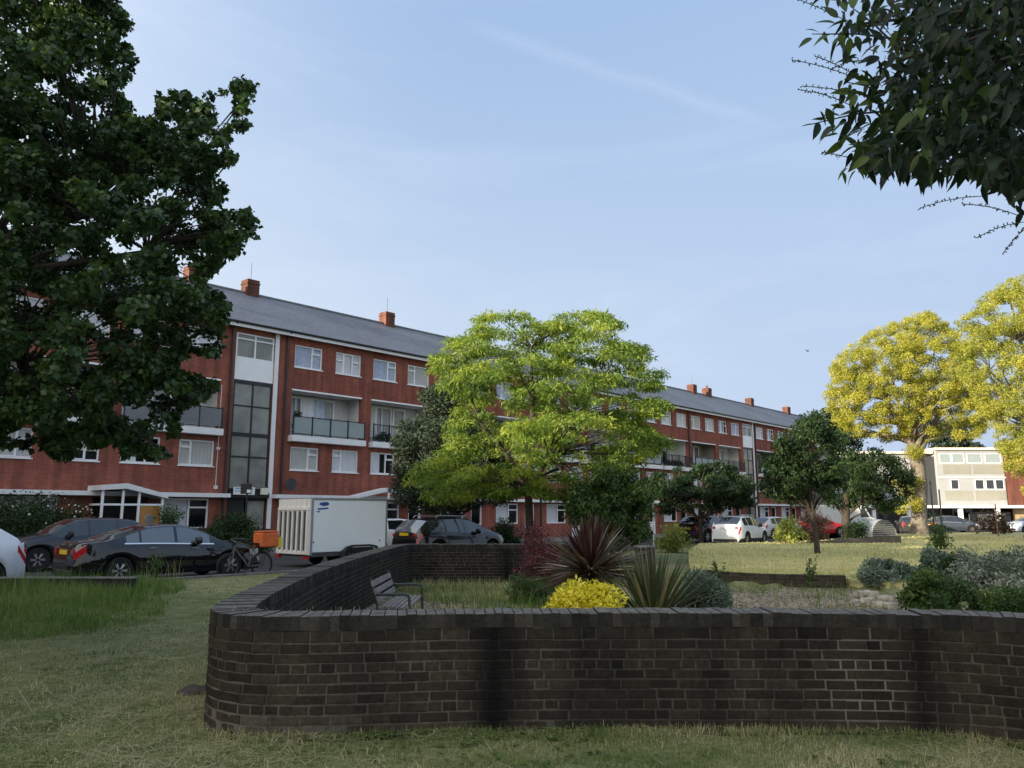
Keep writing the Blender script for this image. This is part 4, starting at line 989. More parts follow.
    # rear end: lamps wrap round, plate, bumper strip
    for sy in (1, -1):
        m = MB(); m.bb(-h - .012, -h + .05, sy * Wd * .33 - .07, sy * Wd * .33 + .07, lights[0] + .02, lights[1] - .02); m.build('tail_light', M['tail'], t, bevel=.01)
        m = MB(); m.bb(h - .05, h + .012, sy * Wd * .27 - .12, sy * Wd * .27 + .12, hl[0], hl[1]); m.build('headlight', M['head'], t, bevel=.01)
        m = MB(); mx = wsx[0] + .25 if wsx[0] < wsx[1] else wsx[0]; zb = interp(belt, mx); m.lathe([(.001, -.05), (.09, -.04), (.11, .0), (.1, .09), (.001, .1)], (mx - .1, sy * (Wd / 2 + .07), zb + .09), 'X', 12); m.bb(mx - .08, mx - .03, sy * (Wd / 2 - .04) - .06, sy * (Wd / 2 - .04) + .06, zb + .0, zb + .06); m.build('mirror', pm if not trimlow else M['trim'], t, 40)
        m = MB()
        for hx in (-.75, .35):
            m = MB(); m.bb(hx, hx + .2, sy * (Wd / 2) - .012, sy * (Wd / 2) + .018, interp(belt, hx) - .15, interp(belt, hx) - .115); m.build('door_handle', M['chrome'] if chrome else pm, t, bevel=.006)
        if chrome:
            m = MB(); a0, b0 = glassx[0][0], glassx[-1][1]; pr = None; vs = []
            for x in np.linspace(a0 - .05, b0 + .1, 30):
                y = np.interp(x, xs, [r_[4][0] for r_ in ring]) + .014; zz = interp(belt, x) - .004; vs += [(x, sy * y, zz - .016), (x, sy * (y - .008), zz + .016)]
            m.add(vs, [(2 * i, 2 * i + 2, 2 * i + 3, 2 * i + 1) for i in range(29)]); m.build('chrome_strip', M['chrome'], t, fix=False)
        if rails:
            m = MB(); m.tube([(-1.4, sy * Wd * .36, interp(prof, -1.4) + .02), (-1.3, sy * Wd * .36, interp(prof, -.6) + .07), (.2, sy * Wd * .36, interp(prof, .1) + .07), (.35, sy * Wd * .36, interp(prof, .3))], .022, 6); m.build('roof_rail', M['alloy'], t)
    # door shut lines
    m = MB()
    for xd in (glassx[0][1] + .06, glassx[-1][0] - .9 if len(glassx) == 1 else glassx[0][0] + .1, wsx[0] - .1):
        for sy in (1, -1):
            yy = Wd / 2 * 1.0; m.bb(xd - .004, xd + .004, sy * yy - .003, sy * yy + .0025, zs + .18, zs + .42)
    m.build('door_seam', M['trim'], t)
    rz = rearplate_z or (lights[0] - .02)
    m = MB(); m.bb(-h - .02, -h - .004, -.26, .26, rz - .055, rz + .055); m.build('number_plate', M[plate], t)
    m = MB(); m.bb(h + .004, h + .02, -.26, .26, .40, .51); m.build('number_plate', M['whplate'], t)
    m = MB(); m.bb(-h - .03, -h + .2, -Wd * .36, Wd * .36, zs + .02, zs + .16); m.build('bumper', M['trim'], t, bevel=.02)
    m = MB(); m.bb(h - .2, h + .03, -Wd * .36, Wd * .36, zs + .02, zs + .2); m.build('bumper', M['trim'], t, bevel=.02)
    return t
HD = ANG; HR = ANG + PI
SEDAN = dict(Lc=4.88, Wd=1.86, prof=[(-2.44, .80), (-2.40, .98), (-2.25, 1.04), (-1.75, 1.09), (-1.35, 1.22), (-.75, 1.405), (-.2, 1.45), (.25, 1.43), (.75, 1.27), (1.2, 1.03), (1.9, .92), (2.3, .78), (2.4, .66), (2.44, .5)],
             belt=[(-2.44, .78), (-2.2, .98), (-1.5, 1.0), (-.5, .985), (1.0, .93), (1.3, .92), (2.3, .74), (2.44, .48)], glassx=[(-1.3, -.98), (-.92, -.08), (.0, .88)], wsx=(.32, 1.12), rwx=(-1.62, -.78), R=.335, wb=(-1.42, 1.5), zs=.21, lights=(.72, .92), rearplate_z=.80)
p = site(0, 0); c0 = Vector((-9.42, 21.25, ROADZ))
car('saloon_car', 'glossy black saloon car parked by the lawn in front of the bicycle', c0, HD, pm=paint('black_gloss_paint', (.008, .009, .011), .06), chrome=True, rim='alloy', sideglass='palecarglass', **SEDAN)
SUV = dict(Lc=4.25, Wd=1.84, prof=[(-2.12, .75), (-2.1, 1.05), (-1.95, 1.25), (-1.5, 1.52), (-1.0, 1.57), (-.2, 1.585), (.3, 1.54), (.7, 1.36), (1.08, 1.1), (1.5, 1.03), (1.95, .9), (2.08, .72), (2.12, .5)],
           belt=[(-2.12, .72), (-1.95, 1.08), (-1.0, 1.07), (.9, 1.0), (1.1, .99), (1.95, .85), (2.12, .48)], glassx=[(-1.55, -.98), (-.9, -.12), (-.04, .84)], wsx=(.33, 1.03), rwx=(-2.02, -1.48), R=.36, wb=(-1.3, 1.32), zs=.24, lights=(.85, 1.02), hl=(.7, .84))
fw = gnd(36, 572, ROADZ); c = fw + D * 1.32 - N * .82
car('suv_car', 'dark navy compact suv nosing left behind the black saloon', c, HR, pm=paint('dark_blue_black_paint', (.014, .017, .026), .2), trimlow=True, rearglass='carglass', **SUV)
HATCH = dict(Lc=4.1, Wd=1.78, prof=[(-2.05, .7), (-2.03, .95), (-1.85, 1.15), (-1.45, 1.4), (-.9, 1.47), (-.2, 1.48), (.35, 1.42), (.8, 1.22), (1.2, 1.0), (1.6, .93), (1.92, .8), (2.02, .64), (2.05, .46)],
             belt=[(-2.05, .68), (-1.85, .98), (-.8, .97), (1.0, .9), (1.25, .89), (1.92, .76), (2.05, .44)], glassx=[(-1.4, -.95), (-.87, -.1), (-.02, .93)], wsx=(.42, 1.15), rwx=(-1.98, -1.4), R=.31, wb=(-1.27, 1.28), zs=.2, lights=(.74, .92))
c = Vector((colx(20, 19.05), 19.05, ROADZ)) - D * 1.82 - N * .70
car('hatchback_car', 'white car at the left edge showing only its rear corner', c, HR, pm=paint('white_paint_gloss', (.68, .70, .74), .25), **HATCH)
ESTATE = dict(Lc=4.75, Wd=1.84, prof=[(-2.37, .75), (-2.35, 1.0), (-2.2, 1.2), (-1.85, 1.48), (-1.2, 1.56), (-.3, 1.585), (.3, 1.54), (.9, 1.34), (1.5, 1.06), (1.85, .97), (2.25, .8), (2.34, .64), (2.37, .46)],
              belt=[(-2.37, .72), (-2.2, 1.02), (-1.0, 1.01), (1.1, .93), (1.5, .92), (2.2, .77), (2.37, .45)], glassx=[(-1.95, -1.05), (-.96, -.06), (.04, 1.0)], wsx=(.4, 1.42), rwx=(-2.32, -1.86), R=.33, wb=(-1.4, 1.48), zs=.21, lights=(.85, 1.0), rearplate_z=.96)
car('estate_car', 'black estate car parked behind the far garden wall beside the white trailer', Vector((-2.45, 31.3, ROADZ)), HD, pm=paint('black_estate_paint', (.010, .010, .012), .18), rails=True, rearglass='palecarglass', **ESTATE)
car('hatchback_car', 'white hatchback between the trailer and the black estate car', Vector((colx(401, 37.5), 37.5, ROADZ)), HD - .35, pm=paint('white_hatch_paint', (.66, .68, .72), .25), **HATCH)
c = Vector((colx(739, 43.0), 43.0, ROADZ)); XHD = PI / 2 - math.radians(37)
car('suv_car', 'white suv with roof rails parked at the edge of the far lawn', c, XHD, pm=paint('pearl_white_paint', (.70, .72, .73), .25), rails=True, trimlow=True, rearplate_z=.97, plate='whplate', **dict(SUV, lights=(.9, 1.06)))
car('suv_car', 'dark car mostly hidden under the trees left of the white suv', Vector((colx(707, 48.5), 48.5, ROADZ)), HD - .1, pm=paint('dark_maroon_paint', (.022, .012, .015), .2), **SUV)
car('hatchback_car', 'silver car parked beyond the white suv', Vector((colx(775, 56), 56, ROADZ)), HD - .25, pm=paint('silver_paint', (.5, .52, .54), .25), **HATCH)
car('saloon_car', 'red car behind the red brown shrub below the small dark tree', Vector((colx(815, 61), 61, ROADZ)), .15, pm=paint('red_paint', (.42, .02, .03), .22), **SEDAN)
car('hatchback_car', 'grey hatchback in side view below the white flats', Vector((colx(951, 71), 71, ROADZ)), -.05, pm=paint('grey_blue_paint', (.045, .055, .07), .22), chrome=True, **dict(HATCH, Lc=4.1))
car('hatchback_car', 'dark car partly hidden left of the big yellow tree trunk', Vector((colx(908, 68), 68, ROADZ)), HD + .4, pm=paint('charcoal_paint', (.04, .042, .045), .22), **HATCH)
car('hatchback_car', 'pale blue car cut by the right edge of the picture', Vector((colx(1030, 70), 70, ROADZ)), PI + .1, pm=paint('pale_blue_paint', (.36, .42, .52), .22), **HATCH)
# white van beyond the trees
t = thing('white_van', 'white panel van parked behind the tree with the forked trunk', 'van', Vector((colx(843, 68), 68, ROADZ)), .2)
f = MB(); pv = [(-2.5, .35), (-2.55, 2.35), (-2.4, 2.45), (1.1, 2.45), (1.5, 2.35), (2.0, 1.45), (2.6, 1.2), (2.75, .9), (2.75, .35)]
f.slabxz(pv, -.98, .98); f.build('body', paint('van_white_paint', (.7, .72, .74), .3), t, bevel=.06)
f = MB(); f.slabxz([(1.0, 1.4), (1.0, 2.1), (1.45, 2.1), (1.85, 1.4)], -.99, .99); f.build('side_window', M['carglass'], t)
f = MB(); f.add([(1.55, -.85, 2.27), (1.55, .85, 2.27), (1.99, .88, 1.5), (1.99, -.88, 1.5)], [(0, 1, 2, 3)]); f.build('windscreen', M['carglass'], t); 
for x in (-1.6, 1.75):
    for sy in (1, -1): wheel(t, x, sy * .88, .34, .22, 'steelrim', 6, sy)
# cycle hangar
t = thing('cycle_hangar', 'silver domed cycle hangar with slatted end beside the forked tree', 'bike store', Vector((colx(868, 52), 52, ROADZ)), -1.2)
hp = [(1.05 * math.cos(a), .1 + 1.25 * math.sin(a) ** .8) for a in np.linspace(0, PI, 15)]
f = MB(); f.add([(-1.25, x, z) for x, z in hp] + [(1.25, x, z) for x, z in hp], [(i, i + 1, i + 16, i + 15) for i in range(14)]); f.build('shell', mat('galvanised_sheet', (.36, .38, .40), .5, .12, 2, metal=.1), t, 60)
f = MB()
for i in range(9):
    z = .18 + i * .13; w_ = 1.03 * max(.1, 1 - max(0, (z - .1) / 1.25) ** 1.7) ** .5
    f.bb(-1.27, -1.2, -w_, w_, z, z + .05); f.bb(1.2, 1.27, -w_, w_, z, z + .05)
f.build('slatted_end', mat('pale_slat', (.36, .37, .38), .5, .1, 4), t)
f = MB(); f.slabxz([(x_ * .96, z_) for x_, z_ in hp], 1.17, 1.185); R_ = Matrix.Rotation(-PI / 2, 3, 'Z'); f.v = [tuple(R_ @ Vector(q_)) for q_ in f.v]; f.build('dark_backing', M['trim'], t); f = MB(); f.bb(-1.25, 1.25, -1.05, 1.05, 0, .1); f.build('base', M['trim'], t)  # dark sheet stands in for the unlit inside behind the slats

# ------------------------------------------------------------------ box trailer
nc = Vector((-6.42, 25.05, ROADZ)); TW, TL = 1.95, 3.05
t = thing('box_trailer', 'white box trailer with stained ribbed rear ramp door and blue mark', 'trailer', nc + D * (TL / 2) - N * (TW / 2), ANG)
M['tside'] = mat('trailer_panel_white', (.82, .85, .87), .4, .05, .7); M['tdoor'] = None
m, nt, b = nm('stained_door_white'); pp = opos(nt); mp = nd(nt, 'ShaderNodeMapping'); mp.inputs['Scale'].default_value = (4, 4, .6); L(nt, pp, mp.inputs[0])
n = noise(nt, 2.2, 5, .65, mp.outputs[0]); r = ramp(nt, [(.3, (.80, .80, .77)), (.58, (.70, .69, .64)), (.8, (.30, .24, .17))]); L(nt, n.outputs[0], r.inputs[0]); L(nt, r.outputs[0], b.inputs['Base Color']); b.inputs['Roughness'].default_value = .6; M['tdoor'] = m
x0, x1, y0, y1 = -TL / 2, TL / 2, -TW / 2, TW / 2
f = MB(); f.bb(x0 + .03, x1 - .03, y0 + .02, y1 - .02, .5, 2.2); f.build('box', M['tside'], t, bevel=.015)
f = MB()
for x in (x0, x1 - .07): 
    for y in (y0, y1 - .07): f.bb(x, x + .07, y, y + .07, .42, 2.24)
f.bb(x0 + .07, x1 - .07, y0, y0 + .05, 2.17, 2.24); f.bb(x0 + .07, x1 - .07, y1 - .05, y1, 2.17, 2.24); f.bb(x0, x0 + .05, y0 + .07, y1 - .07, 2.17, 2.24)
f.build('edge_frame', mat('aluminium_edge', (.30, .31, .32), .45, .1, 4, metal=.5), t, bevel=.008)
f = MB(); f.bb(x0 + .02, x1, y0 + .01, y1 - .01, .36, .49); f.tube([(x1, -.35, .42), (x1 + 1.0, 0, .45), (x1, .35, .42)], .045, 6); f.build('chassis', M['darkgrey'], t)
dr = MB(); dr.bb(x0 - .06, x0 - .002, y0 + .03, y1 - .03, .42, 2.2); door = dr.build('ramp_door', M['tdoor'], t)
f = MB()
for j in range(7): 
    y = y0 + .12 + j * (TW - .24) / 6; f.bb(x0 - .11, x0 - .061, y - .045, y + .045, .5, 1.82)
f.bb(x0 - .10, x0 - .062, y0 + .05, y1 - .05, 1.84, 1.93); f.bb(x0 - .10, x0 - .062, y0 + .05, y1 - .05, .44, .5); f.build('door_ribs', M['tdoor'], door)
f = MB()
for j in range(6): 
    y = y0 + .12 + (j + .5) * (TW - .24) / 6; f.bb(x0 - .066, x0 - .0615, y - .09, y + .09, .56, 1.8)
f.build('door_grooves', mat('grimy_groove', (.06, .06, .055), .8, .4, 4), door)

f = MB()
for y in (y0 + .15, y1 - .15): f = MB(); f.bb(x0 - .12, x0 + .0, y - .1, y + .1, .3, .38); f.build('tail_light', M['tail'], t)
for_ = 0
for wxx in (-.02, .72):
    for sy in (1, -1): wheel(t, wxx, sy * (TW / 2 + .02), .29, .18, 'steelrim', 6, sy)
for sy in (1, -1):
    f = MB(); pr = [(-.42, .3), (-.38, .52), (-.24, .66), (.0, .71), (.7, .71), (.94, .66), (1.08, .52), (1.12, .3), (1.06, .3), (1.02, .5), (.9, .61), (.7, .65), (.0, .65), (-.2, .61), (-.32, .5), (-.36, .3)]
    g__ = MB(); g__.slabxz([(-.38, .3), (-.34, .52), (-.2, .62), (.9, .62), (1.04, .52), (1.08, .3)], sy * (TW / 2) - .002, sy * (TW / 2) + .012); g__.build('wheel_well', M['trim'], t)
    f.slabxz(pr, sy * (TW / 2 + .12) - .1, sy * (TW / 2 + .12) + .03); f.build('mudguard', M['trim'], t)
bl = mat('navy_print', (.03, .07, .30), .5, .1, 6)
f = MB(); yq = y0 + .014
f.slabxz([(x0 + .30, 2.08), (x0 + .55, 2.11), (x0 + .66, 2.06), (x0 + .62, 2.0), (x0 + .42, 1.97), (x0 + .28, 2.02)], yq, yq + .003)
f.slabxz([(x0 + .20, 1.90), (x0 + .60, 1.93), (x0 + .64, 1.88), (x0 + .24, 1.85)], yq, yq + .003)
f.slabxz([(x0 + .16, 1.80), (x0 + .32, 1.82), (x0 + .28, 1.76)], yq, yq + .003); f.build('logo', bl, t)
f = MB(); 
for x in (x0 + .12, x1 - .3): f.lathe([(.02, yq), (.03, yq + .004)], (x, 0, .82), 'Y', 8)
f.build('side_reflector', M['trim'], t)

# ------------------------------------------------------------------ bicycle and delivery bag
bp = Vector((colx(248, 21.4), 21.4, ROADZ)); 
bk = thing('bicycle', 'dark delivery bicycle standing between the black saloon and trailer', 'bicycle', bp, ANG + PI + .12)
RW = .345
for nmx, x in (('front_wheel', .53), ('rear_wheel', -.53)):
    wh = bpy.data.objects.new(nmx, None); COL.objects.link(wh); wh.parent = bk; wh.location = (x, 0, RW)
    f = MB(); ns = 28; f.tube([(RW * math.cos(2 * PI * i / ns) * .95, 0, RW * math.sin(2 * PI * i / ns) * .95) for i in range(ns + 1)], .024, 6, False); f.build('tyre', M['rubber'], wh, 60)
    f = MB(); f.tube([(RW * .87 * math.cos(2 * PI * i / ns), 0, RW * .87 * math.sin(2 * PI * i / ns)) for i in range(ns + 1)], .012, 5, False)
    for i in range(16): a = 2 * PI * i / 16; f.tube([(.02 * math.cos(a + 1), .02 * (-1) ** i, .02 * math.sin(a + 1)), (RW * .87 * math.cos(a), 0, RW * .87 * math.sin(a))], .003, 3, False)
    f.lathe([(.03, -.05), (.03, .05)], n=10); f.build('rim', M['steelrim'], wh)
f = MB(); r_ = .02
f.tube([(-.1, 0, .32), (.36, 0, .82)], .024); f.tube([(-.1, 0, .30), (-.24, 0, .86)], r_); f.tube([(-.22, 0, .78), (.33, 0, .88)], r_); f.tube([(.33, 0, .92), (.38, 0, .76)], .026)
for sy in (-.06, .06): f.tube([(-.53, sy, RW), (-.1, sy * .5, .31)], .012); f.tube([(-.53, sy, RW), (-.22, sy * .4, .80)], .01); f.tube([(.38, sy * .6, .76), (.46, sy, .5), (.53, sy, RW)], .014)
f.build('frame', mat('bike_frame_grey', (.13, .125, .12), .4, .1, 8), bk, 60)
f = MB(); f.tube([(.33, 0, .92), (.31, 0, 1.06)], .017); f.tube([(.2, -.3, 1.05), (.34, -.14, 1.07), (.34, .14, 1.07), (.2, .3, 1.05)], .015); f.tube([(.14, -.3, 1.04), (.22, -.3, 1.05)], .03); f.tube([(.14, .3, 1.04), (.22, .3, 1.05)], .03); f.build('handlebar', M['black'], bk, 60)
f = MB(); f.add([(-.38, -.09, .93), (-.38, .09, .93), (-.2, .06, .95), (.0, .02, .94), (0, -.02, .94), (-.2, -.06, .95), (-.36, -.08, .87), (-.36, .08, .87), (-.02, 0, .9)], [(0, 1, 2, 3, 4, 5), (0, 6, 7, 1), (1, 7, 8, 3, 2), (6, 0, 5, 4, 8), (7, 6, 8), (3, 8, 4)]); f.tube([(-.24, 0, .84), (-.255, 0, .9)], .014); f.build('saddle', M['black'], bk)
f = MB(); f.lathe([(.09, -.07), (.09, -.06)], (-.1, 0, .3), 'Y', 18); f.tube([(-.1, -.08, .3), (-.02, -.1, .16)], .01); f.tube([(-.1, .06, .3), (-.18, .1, .44)], .01); f.bb(-.07, .03, -.18, -.09, .145, .17); f.bb(-.23, -.13, .09, .18, .43, .455); f.build('crank', M['black'], bk)
f = MB(); f.tube([(-.8, -.08, .80), (-.24, -.08, .80)], .01); f.tube([(-.8, .08, .80), (-.24, .08, .80)], .01); f.tube([(-.53, -.07, RW), (-.62, -.08, .8)], .009); f.tube([(-.53, .07, RW), (-.62, .08, .8)], .009); f.bb(-.85, -.3, -.12, .12, .80, .815); f.build('carrier', M['black'], bk)
f = MB()
for zx in range(6): f.tube([(.36 + .02 * zx, .05 * (-1) ** zx, 1.0 + .02 * zx), (.42, 0, .9), (.40, .03, .78)], .008, 4)
f.tube([(.42, -.16, .98), (.46, 0, 1.04), (.42, .16, .98), (.42, .0, .9), (.42, -.16, .98)], .03, 6); f.build('handlebar_muff', M['black'], bk)
org = mat('orange_fabric', (.62, .13, .03), .6, .22, 7, bmp=.5)
bz = bp + Matrix.Rotation(ANG + PI + .12, 3, 'Z') @ Vector((-.60, 0, .818))
bg_ = thing('delivery_bag', 'orange insulated delivery bag strapped over the rear wheel of the bicycle', 'bag', bz, ANG + PI + .12)
f = MB(); f.bb(-.30, .24, -.23, .23, 0, .40); o = f.build('bag_body', org, bg_, bevel=.045)
f = MB(); f.bb(-.29, .23, -.222, .222, .405, .44); f.build('lid', org, bg_, bevel=.02)
f = MB(); f.bb(-.12, -.04, -.234, -.231, .16, .27); f.bb(-.06, -.02, -.234, -.231, .24, .3); f.build('logo', M['white'], bg_)
f = MB(); f.bb(-.2, -.17, -.236, -.2305, .01, .41); f.bb(.1, .13, -.236, -.2305, .01, .41); f.build('strap', mat('dark_orange_strap', (.34, .06, .02), .7, .1, 8), bg_)
yt = thing('yellow_tag', 'yellow plastic tag hanging behind the orange delivery bag', 'tag', bz + Matrix.Rotation(ANG + PI + .12, 3, 'Z') @ Vector((-.46, 0, .02)), ANG + PI + .12)
f = MB(); f.bb(-.11, .09, -.015, .015, -.06, .24); f.build('plate', mat('yellow_plastic', (.72, .52, .04), .5, .1, 8), yt, bevel=.01); f = MB(); f.bb(-.06, .04, -.02, -.0155, .03, .14); f.build('print', mat('brown_print', (.3, .2, .02), .5, .1, 8), yt); f = MB(); f.tube([(.0, 0, .24), (.03, 0, .34), (.14, 0, .34)], .012, 5); f.build('hook', M['black'], yt)

# ------------------------------------------------------------------ bench
t = thing('park_bench', 'weathered wooden slat bench with dark metal arms inside the garden wall', 'bench', (-1.93, 12.35, GARDZ), 0); t.scale = (.88, .88, .88)
wd = mat('weathered_slats', (.19, .175, .155), .85, .35, 9, bmp=.4); ir = mat('dark_green_iron', (.035, .045, .042), .55, .2, 8)
yb = .95
f = MB()
for i in range(6): f.bb(.02 + i * .082, .085 + i * .082, -yb, yb, .43 + .006 * math.sin(i), .465 + .006 * math.sin(i))
f.build('seat', wd, t, bevel=.006)
f = MB()
for i in range(3):
    z = .58 + i * .125; x = -.02 - i * .05; f.box((x, 0, z), (.03, 2 * yb, .095), m=Matrix.Rotation(-.35, 3, 'Y'))
f.build('backrest', wd, t, bevel=.006)
for sy in (-yb + .04, yb - .04):
    f = MB(); f.tube([(-.16, sy, .90), (-.06, sy, .68), (.0, sy, .66), (.40, sy, .665), (.485, sy, .64), (.50, sy, .58), (.51, sy, .3), (.53, sy, .0)], [.02, .024, .024, .026, .026, .025, .023, .025], 8); f.build('armrest', ir, t, 60)
    f = MB(); f.tube([(-.16, sy, .92), (-.03, sy, .5), (-.02, sy, .3), (-.07, sy, .0)], .024, 8); f.build('leg', ir, t, 60)
    f = MB(); f.tube([(-.02, sy, .41), (.5, sy, .41)], .02, 6); f.build('seat_rail', ir, t)

# ------------------------------------------------------------------ posts, lamps
def post(name, label, cat, x, Y, z0, h, r, m, group=None):
    t = thing(name, label, cat, (colx(x, Y), Y, z0), 0, group); f = MB(); f.tube([(0, 0, -.05), (0, 0, h)], [r, r * .85], 10); f.build('pole', m, t, 60); return t
t = post('sign_post', 'slim dark post with a dark box in front of the stair entrance', 'post', 246, 33, ROADZ, 3.0, .045, M['black'])
f = MB(); f.bb(-.26, .16, -.08, .08, 2.55, 2.98); f.build('box', M['black'], t, bevel=.01); f = MB(); f.bb(.02, .18, -.1, -.081, 2.6, 2.72); f.build('label_plate', M['white'], t)
t = post('street_lamp', 'tall slim street lamp rising behind the bright green tree', 'street lamp', 541, 31, ROADZ, 4.1, .05, M['darkgrey'])
f = MB(); f.lathe([(.05, 4.05), (.13, 4.1), (.15, 4.22), (.11, 4.28), (.01, 4.3)], (0, 0, 0), 'Z', 16); f.build('lantern', M['upvc'], t, 40)
t = post('twin_lamp', 'thin post with two small pale heads left of the parked white suv', 'lamp', 653, 42, ROADZ, 2.3, .03, M['offwhite'])
f = MB(); f.bb(-.3, .3, -.02, .02, 2.24, 2.29); f.bb(-.34, -.1, -.1, .1, 2.3, 2.4); f.bb(.1, .34, -.1, .1, 2.3, 2.4); f.build('lamp_head', M['white'], t)
for x, lb, hh in ((933, 'thin metal tree stake left of a pair beside the ivy clump', 3.9), (941, 'thin metal tree stake right of a pair beside the ivy clump', 3.4)):
    post('tree_stake', lb, 'stake', x, 34, RLAWN, hh * .75, .035, M['darkgrey'], 'tree stakes')
post('thin_post', 'thin rusty post standing on the far lawn below the grey hatchback', 'post', 996, 52, RLAWN, 2.1, .05, mat('rusty_post', (.16, .1, .07), .9, .3, 6))
t = thing('bird', 'tiny dark bird flying in the open sky', 'bird', at(808, 351, 60), .4)
f = MB(); f.lathe([(.001, -.16), (.05, -.05), (.045, .06), (.001, .15)], (0, 0, 0), 'Y', 8); f.add([(0, .05, 0), (0, -.06, 0), (.32, -.05, .09), (.15, .07, .05)], [(0, 1, 2, 3)]); f.add([(0, .05, 0), (0, -.06, 0), (-.32, -.05, .09), (-.15, .07, .05)], [(0, 1, 2, 3)]); f.build('body', M['black'], t)
# rockery stones
for i, (px, py, r_) in enumerate(((863, 592, .15), (874, 594, .16), (886, 597, .14), (868, 600, .15), (880, 603, .13), (858, 600, .11), (892, 605, .14), (946, 603, .14))):
    g_ = gnd(px, py + 6, GARDZ); bm = bmesh.new(); bmesh.ops.create_icosphere(bm, subdivisions=2, radius=r_)
    for v in bm.verts: v.co = Vector([math.copysign(r_ * abs(q_ / r_) ** .45, q_) * k_ * random.uniform(.86, 1.1) for q_, k_ in zip(v.co, (1.15, .8, .62))])
    me = bpy.data.meshes.new('rockery_stone'); bm.to_mesh(me); bm.free(); o = bpy.data.objects.new('rockery_stone', me); COL.objects.link(o); o.location = g_ + Vector((0, 0, r_ * .5)); o.rotation_euler = (0, 0, i * 1.3)
    if 'stone' not in M: M['stone'] = mat('pale_rockery_stone', (.34, .31, .25), .95, .45, 7, bmp=1)
    me.materials.append(M['stone']); tag(o, 'pale rough stone of the rockery under the grey green shrubs', 'stone', 'rockery stones')

g_ = gnd(197, 692, 0); bm = bmesh.new(); bmesh.ops.create_icosphere(bm, subdivisions=3, radius=.14)
for v in bm.verts: v.co = Vector((v.co.x * 1.15, v.co.y * .9, v.co.z * .45)) * (1 + .18 * math.sin(v.co.x * 31 + v.co.y * 23) * math.cos(v.co.z * 27))
me = bpy.data.meshes.new('flat_stone'); bm.to_mesh(me); bm.free(); o = bpy.data.objects.new('flat_stone', me); COL.objects.link(o); o.location = g_; me.materials.append(mat('dirty_stone', (.06, .052, .045), .95, .4, 12, bmp=.8)); tag(o, 'flat dark stone half sunk in the grass at the rounded end of the garden wall', 'stone')
# ------------------------------------------------------------------ trees
LF = lambda mat, **k: dict(dict(mat=M[mat], n=80, size=.1, flat=.75, up=.55, droop=.25), **k)
# big maple at the left (its crown runs on out of the frame to the left, overhead and behind)
MAPLE = [(-60, -60), (104, -60), (116, 0), (133, 22), (122, 40), (140, 64), (123, 90), (132, 114), (158, 117), (156, 98), (177, 86), (198, 97), (222, 84), (257, 76), (247, 105), (249, 126), (226, 142), (245, 166), (212, 170), (233, 193),
         (212, 208), (258, 210), (254, 233), (247, 247), (222, 266), (232, 256), (204, 281), (229, 297), (226, 325), (220, 356), (188, 356), (176, 368), (220, 381), (220, 393), (188, 406), (180, 418), (182, 443), (167, 458),
         (126, 456), (114, 438), (98, 450), (78, 444), (66, 464), (44, 455), (18, 448), (-60, 456)]
cl = crown(MAPLE, 9.3, 2.6, 720, 15, .45, .7) + [(at(px_, py_, 9.3 + random.uniform(-1, 1)), .26) for px_, py_ in ((66, 14), (78, 30), (70, 46), (52, 62), (84, 8), (40, 10), (60, 32), (46, 44), (75, 60), (30, 115), (40, 130), (130, 205), (145, 215), (60, 225))]
fine = []                                     # small sprays along the picture edge of the crown
for _ in range(9000):
    p = (random.uniform(60, 258), random.uniform(-20, 460))
    if inpoly(p, MAPLE) and 3 < edged(p, MAPLE) < 10: fine.append((at(p[0], p[1], 9.3 + random.uniform(-1, 1)), 7.5 * 9.3 / F))
    if len(fine) > 220: break
outer = []
for i in range(280):                          # the part of the crown outside the frame
    u = rdir(1)[0] * random.random() ** .4; outer.append((Vector((-11.2 + u[0] * 4.2, 8.0 + u[1] * 4.8, 6.6 + u[2] * 3.9)), random.uniform(.45, .75)))
outer = [(c, r) for c, r in outer if not (c.y > 2 and (c.x / c.y) > -.66 and c.z < CZ + .68 * c.y + 1)]
mb_ = Vector((-9.6, 8.9, 0))
tree('maple_tree', 'large dark leafy maple filling the left side of the picture', 'tree', mb_, [(-9.6, 8.9, -.1), (-9.62, 8.9, 1.0), (-9.5, 8.95, 2.6), (-9.3, 9.0, 4.0), (-9.1, 9.1, 5.6), (-8.9, 9.2, 7.6)], [.36, .27, .24, .2, .14, .07],
     cl + fine + outer, LF('lf_maple', n=300, size=.058, shape='maple', flat=.7, up=.45, droop=.45, ctint=.16, shell=.5), 6, .1,
     forks=[([(-9.4, 9, 3.2), (-8.2, 9.1, 4.4), (-6.6, 9.3, 5.0), (-5.4, 9.3, 5.4)], [.16, .12, .08, .04]), ([(-9.2, 9, 4.2), (-8, 9.2, 4.75), (-6.4, 9.3, 4.6), (-4.6, 9.3, 4.9)], [.14, .1, .07, .03]), ([(-9.3, 9, 3.6), (-7.8, 9.2, 3.7), (-6, 9.3, 3.3)], [.12, .08, .03])])
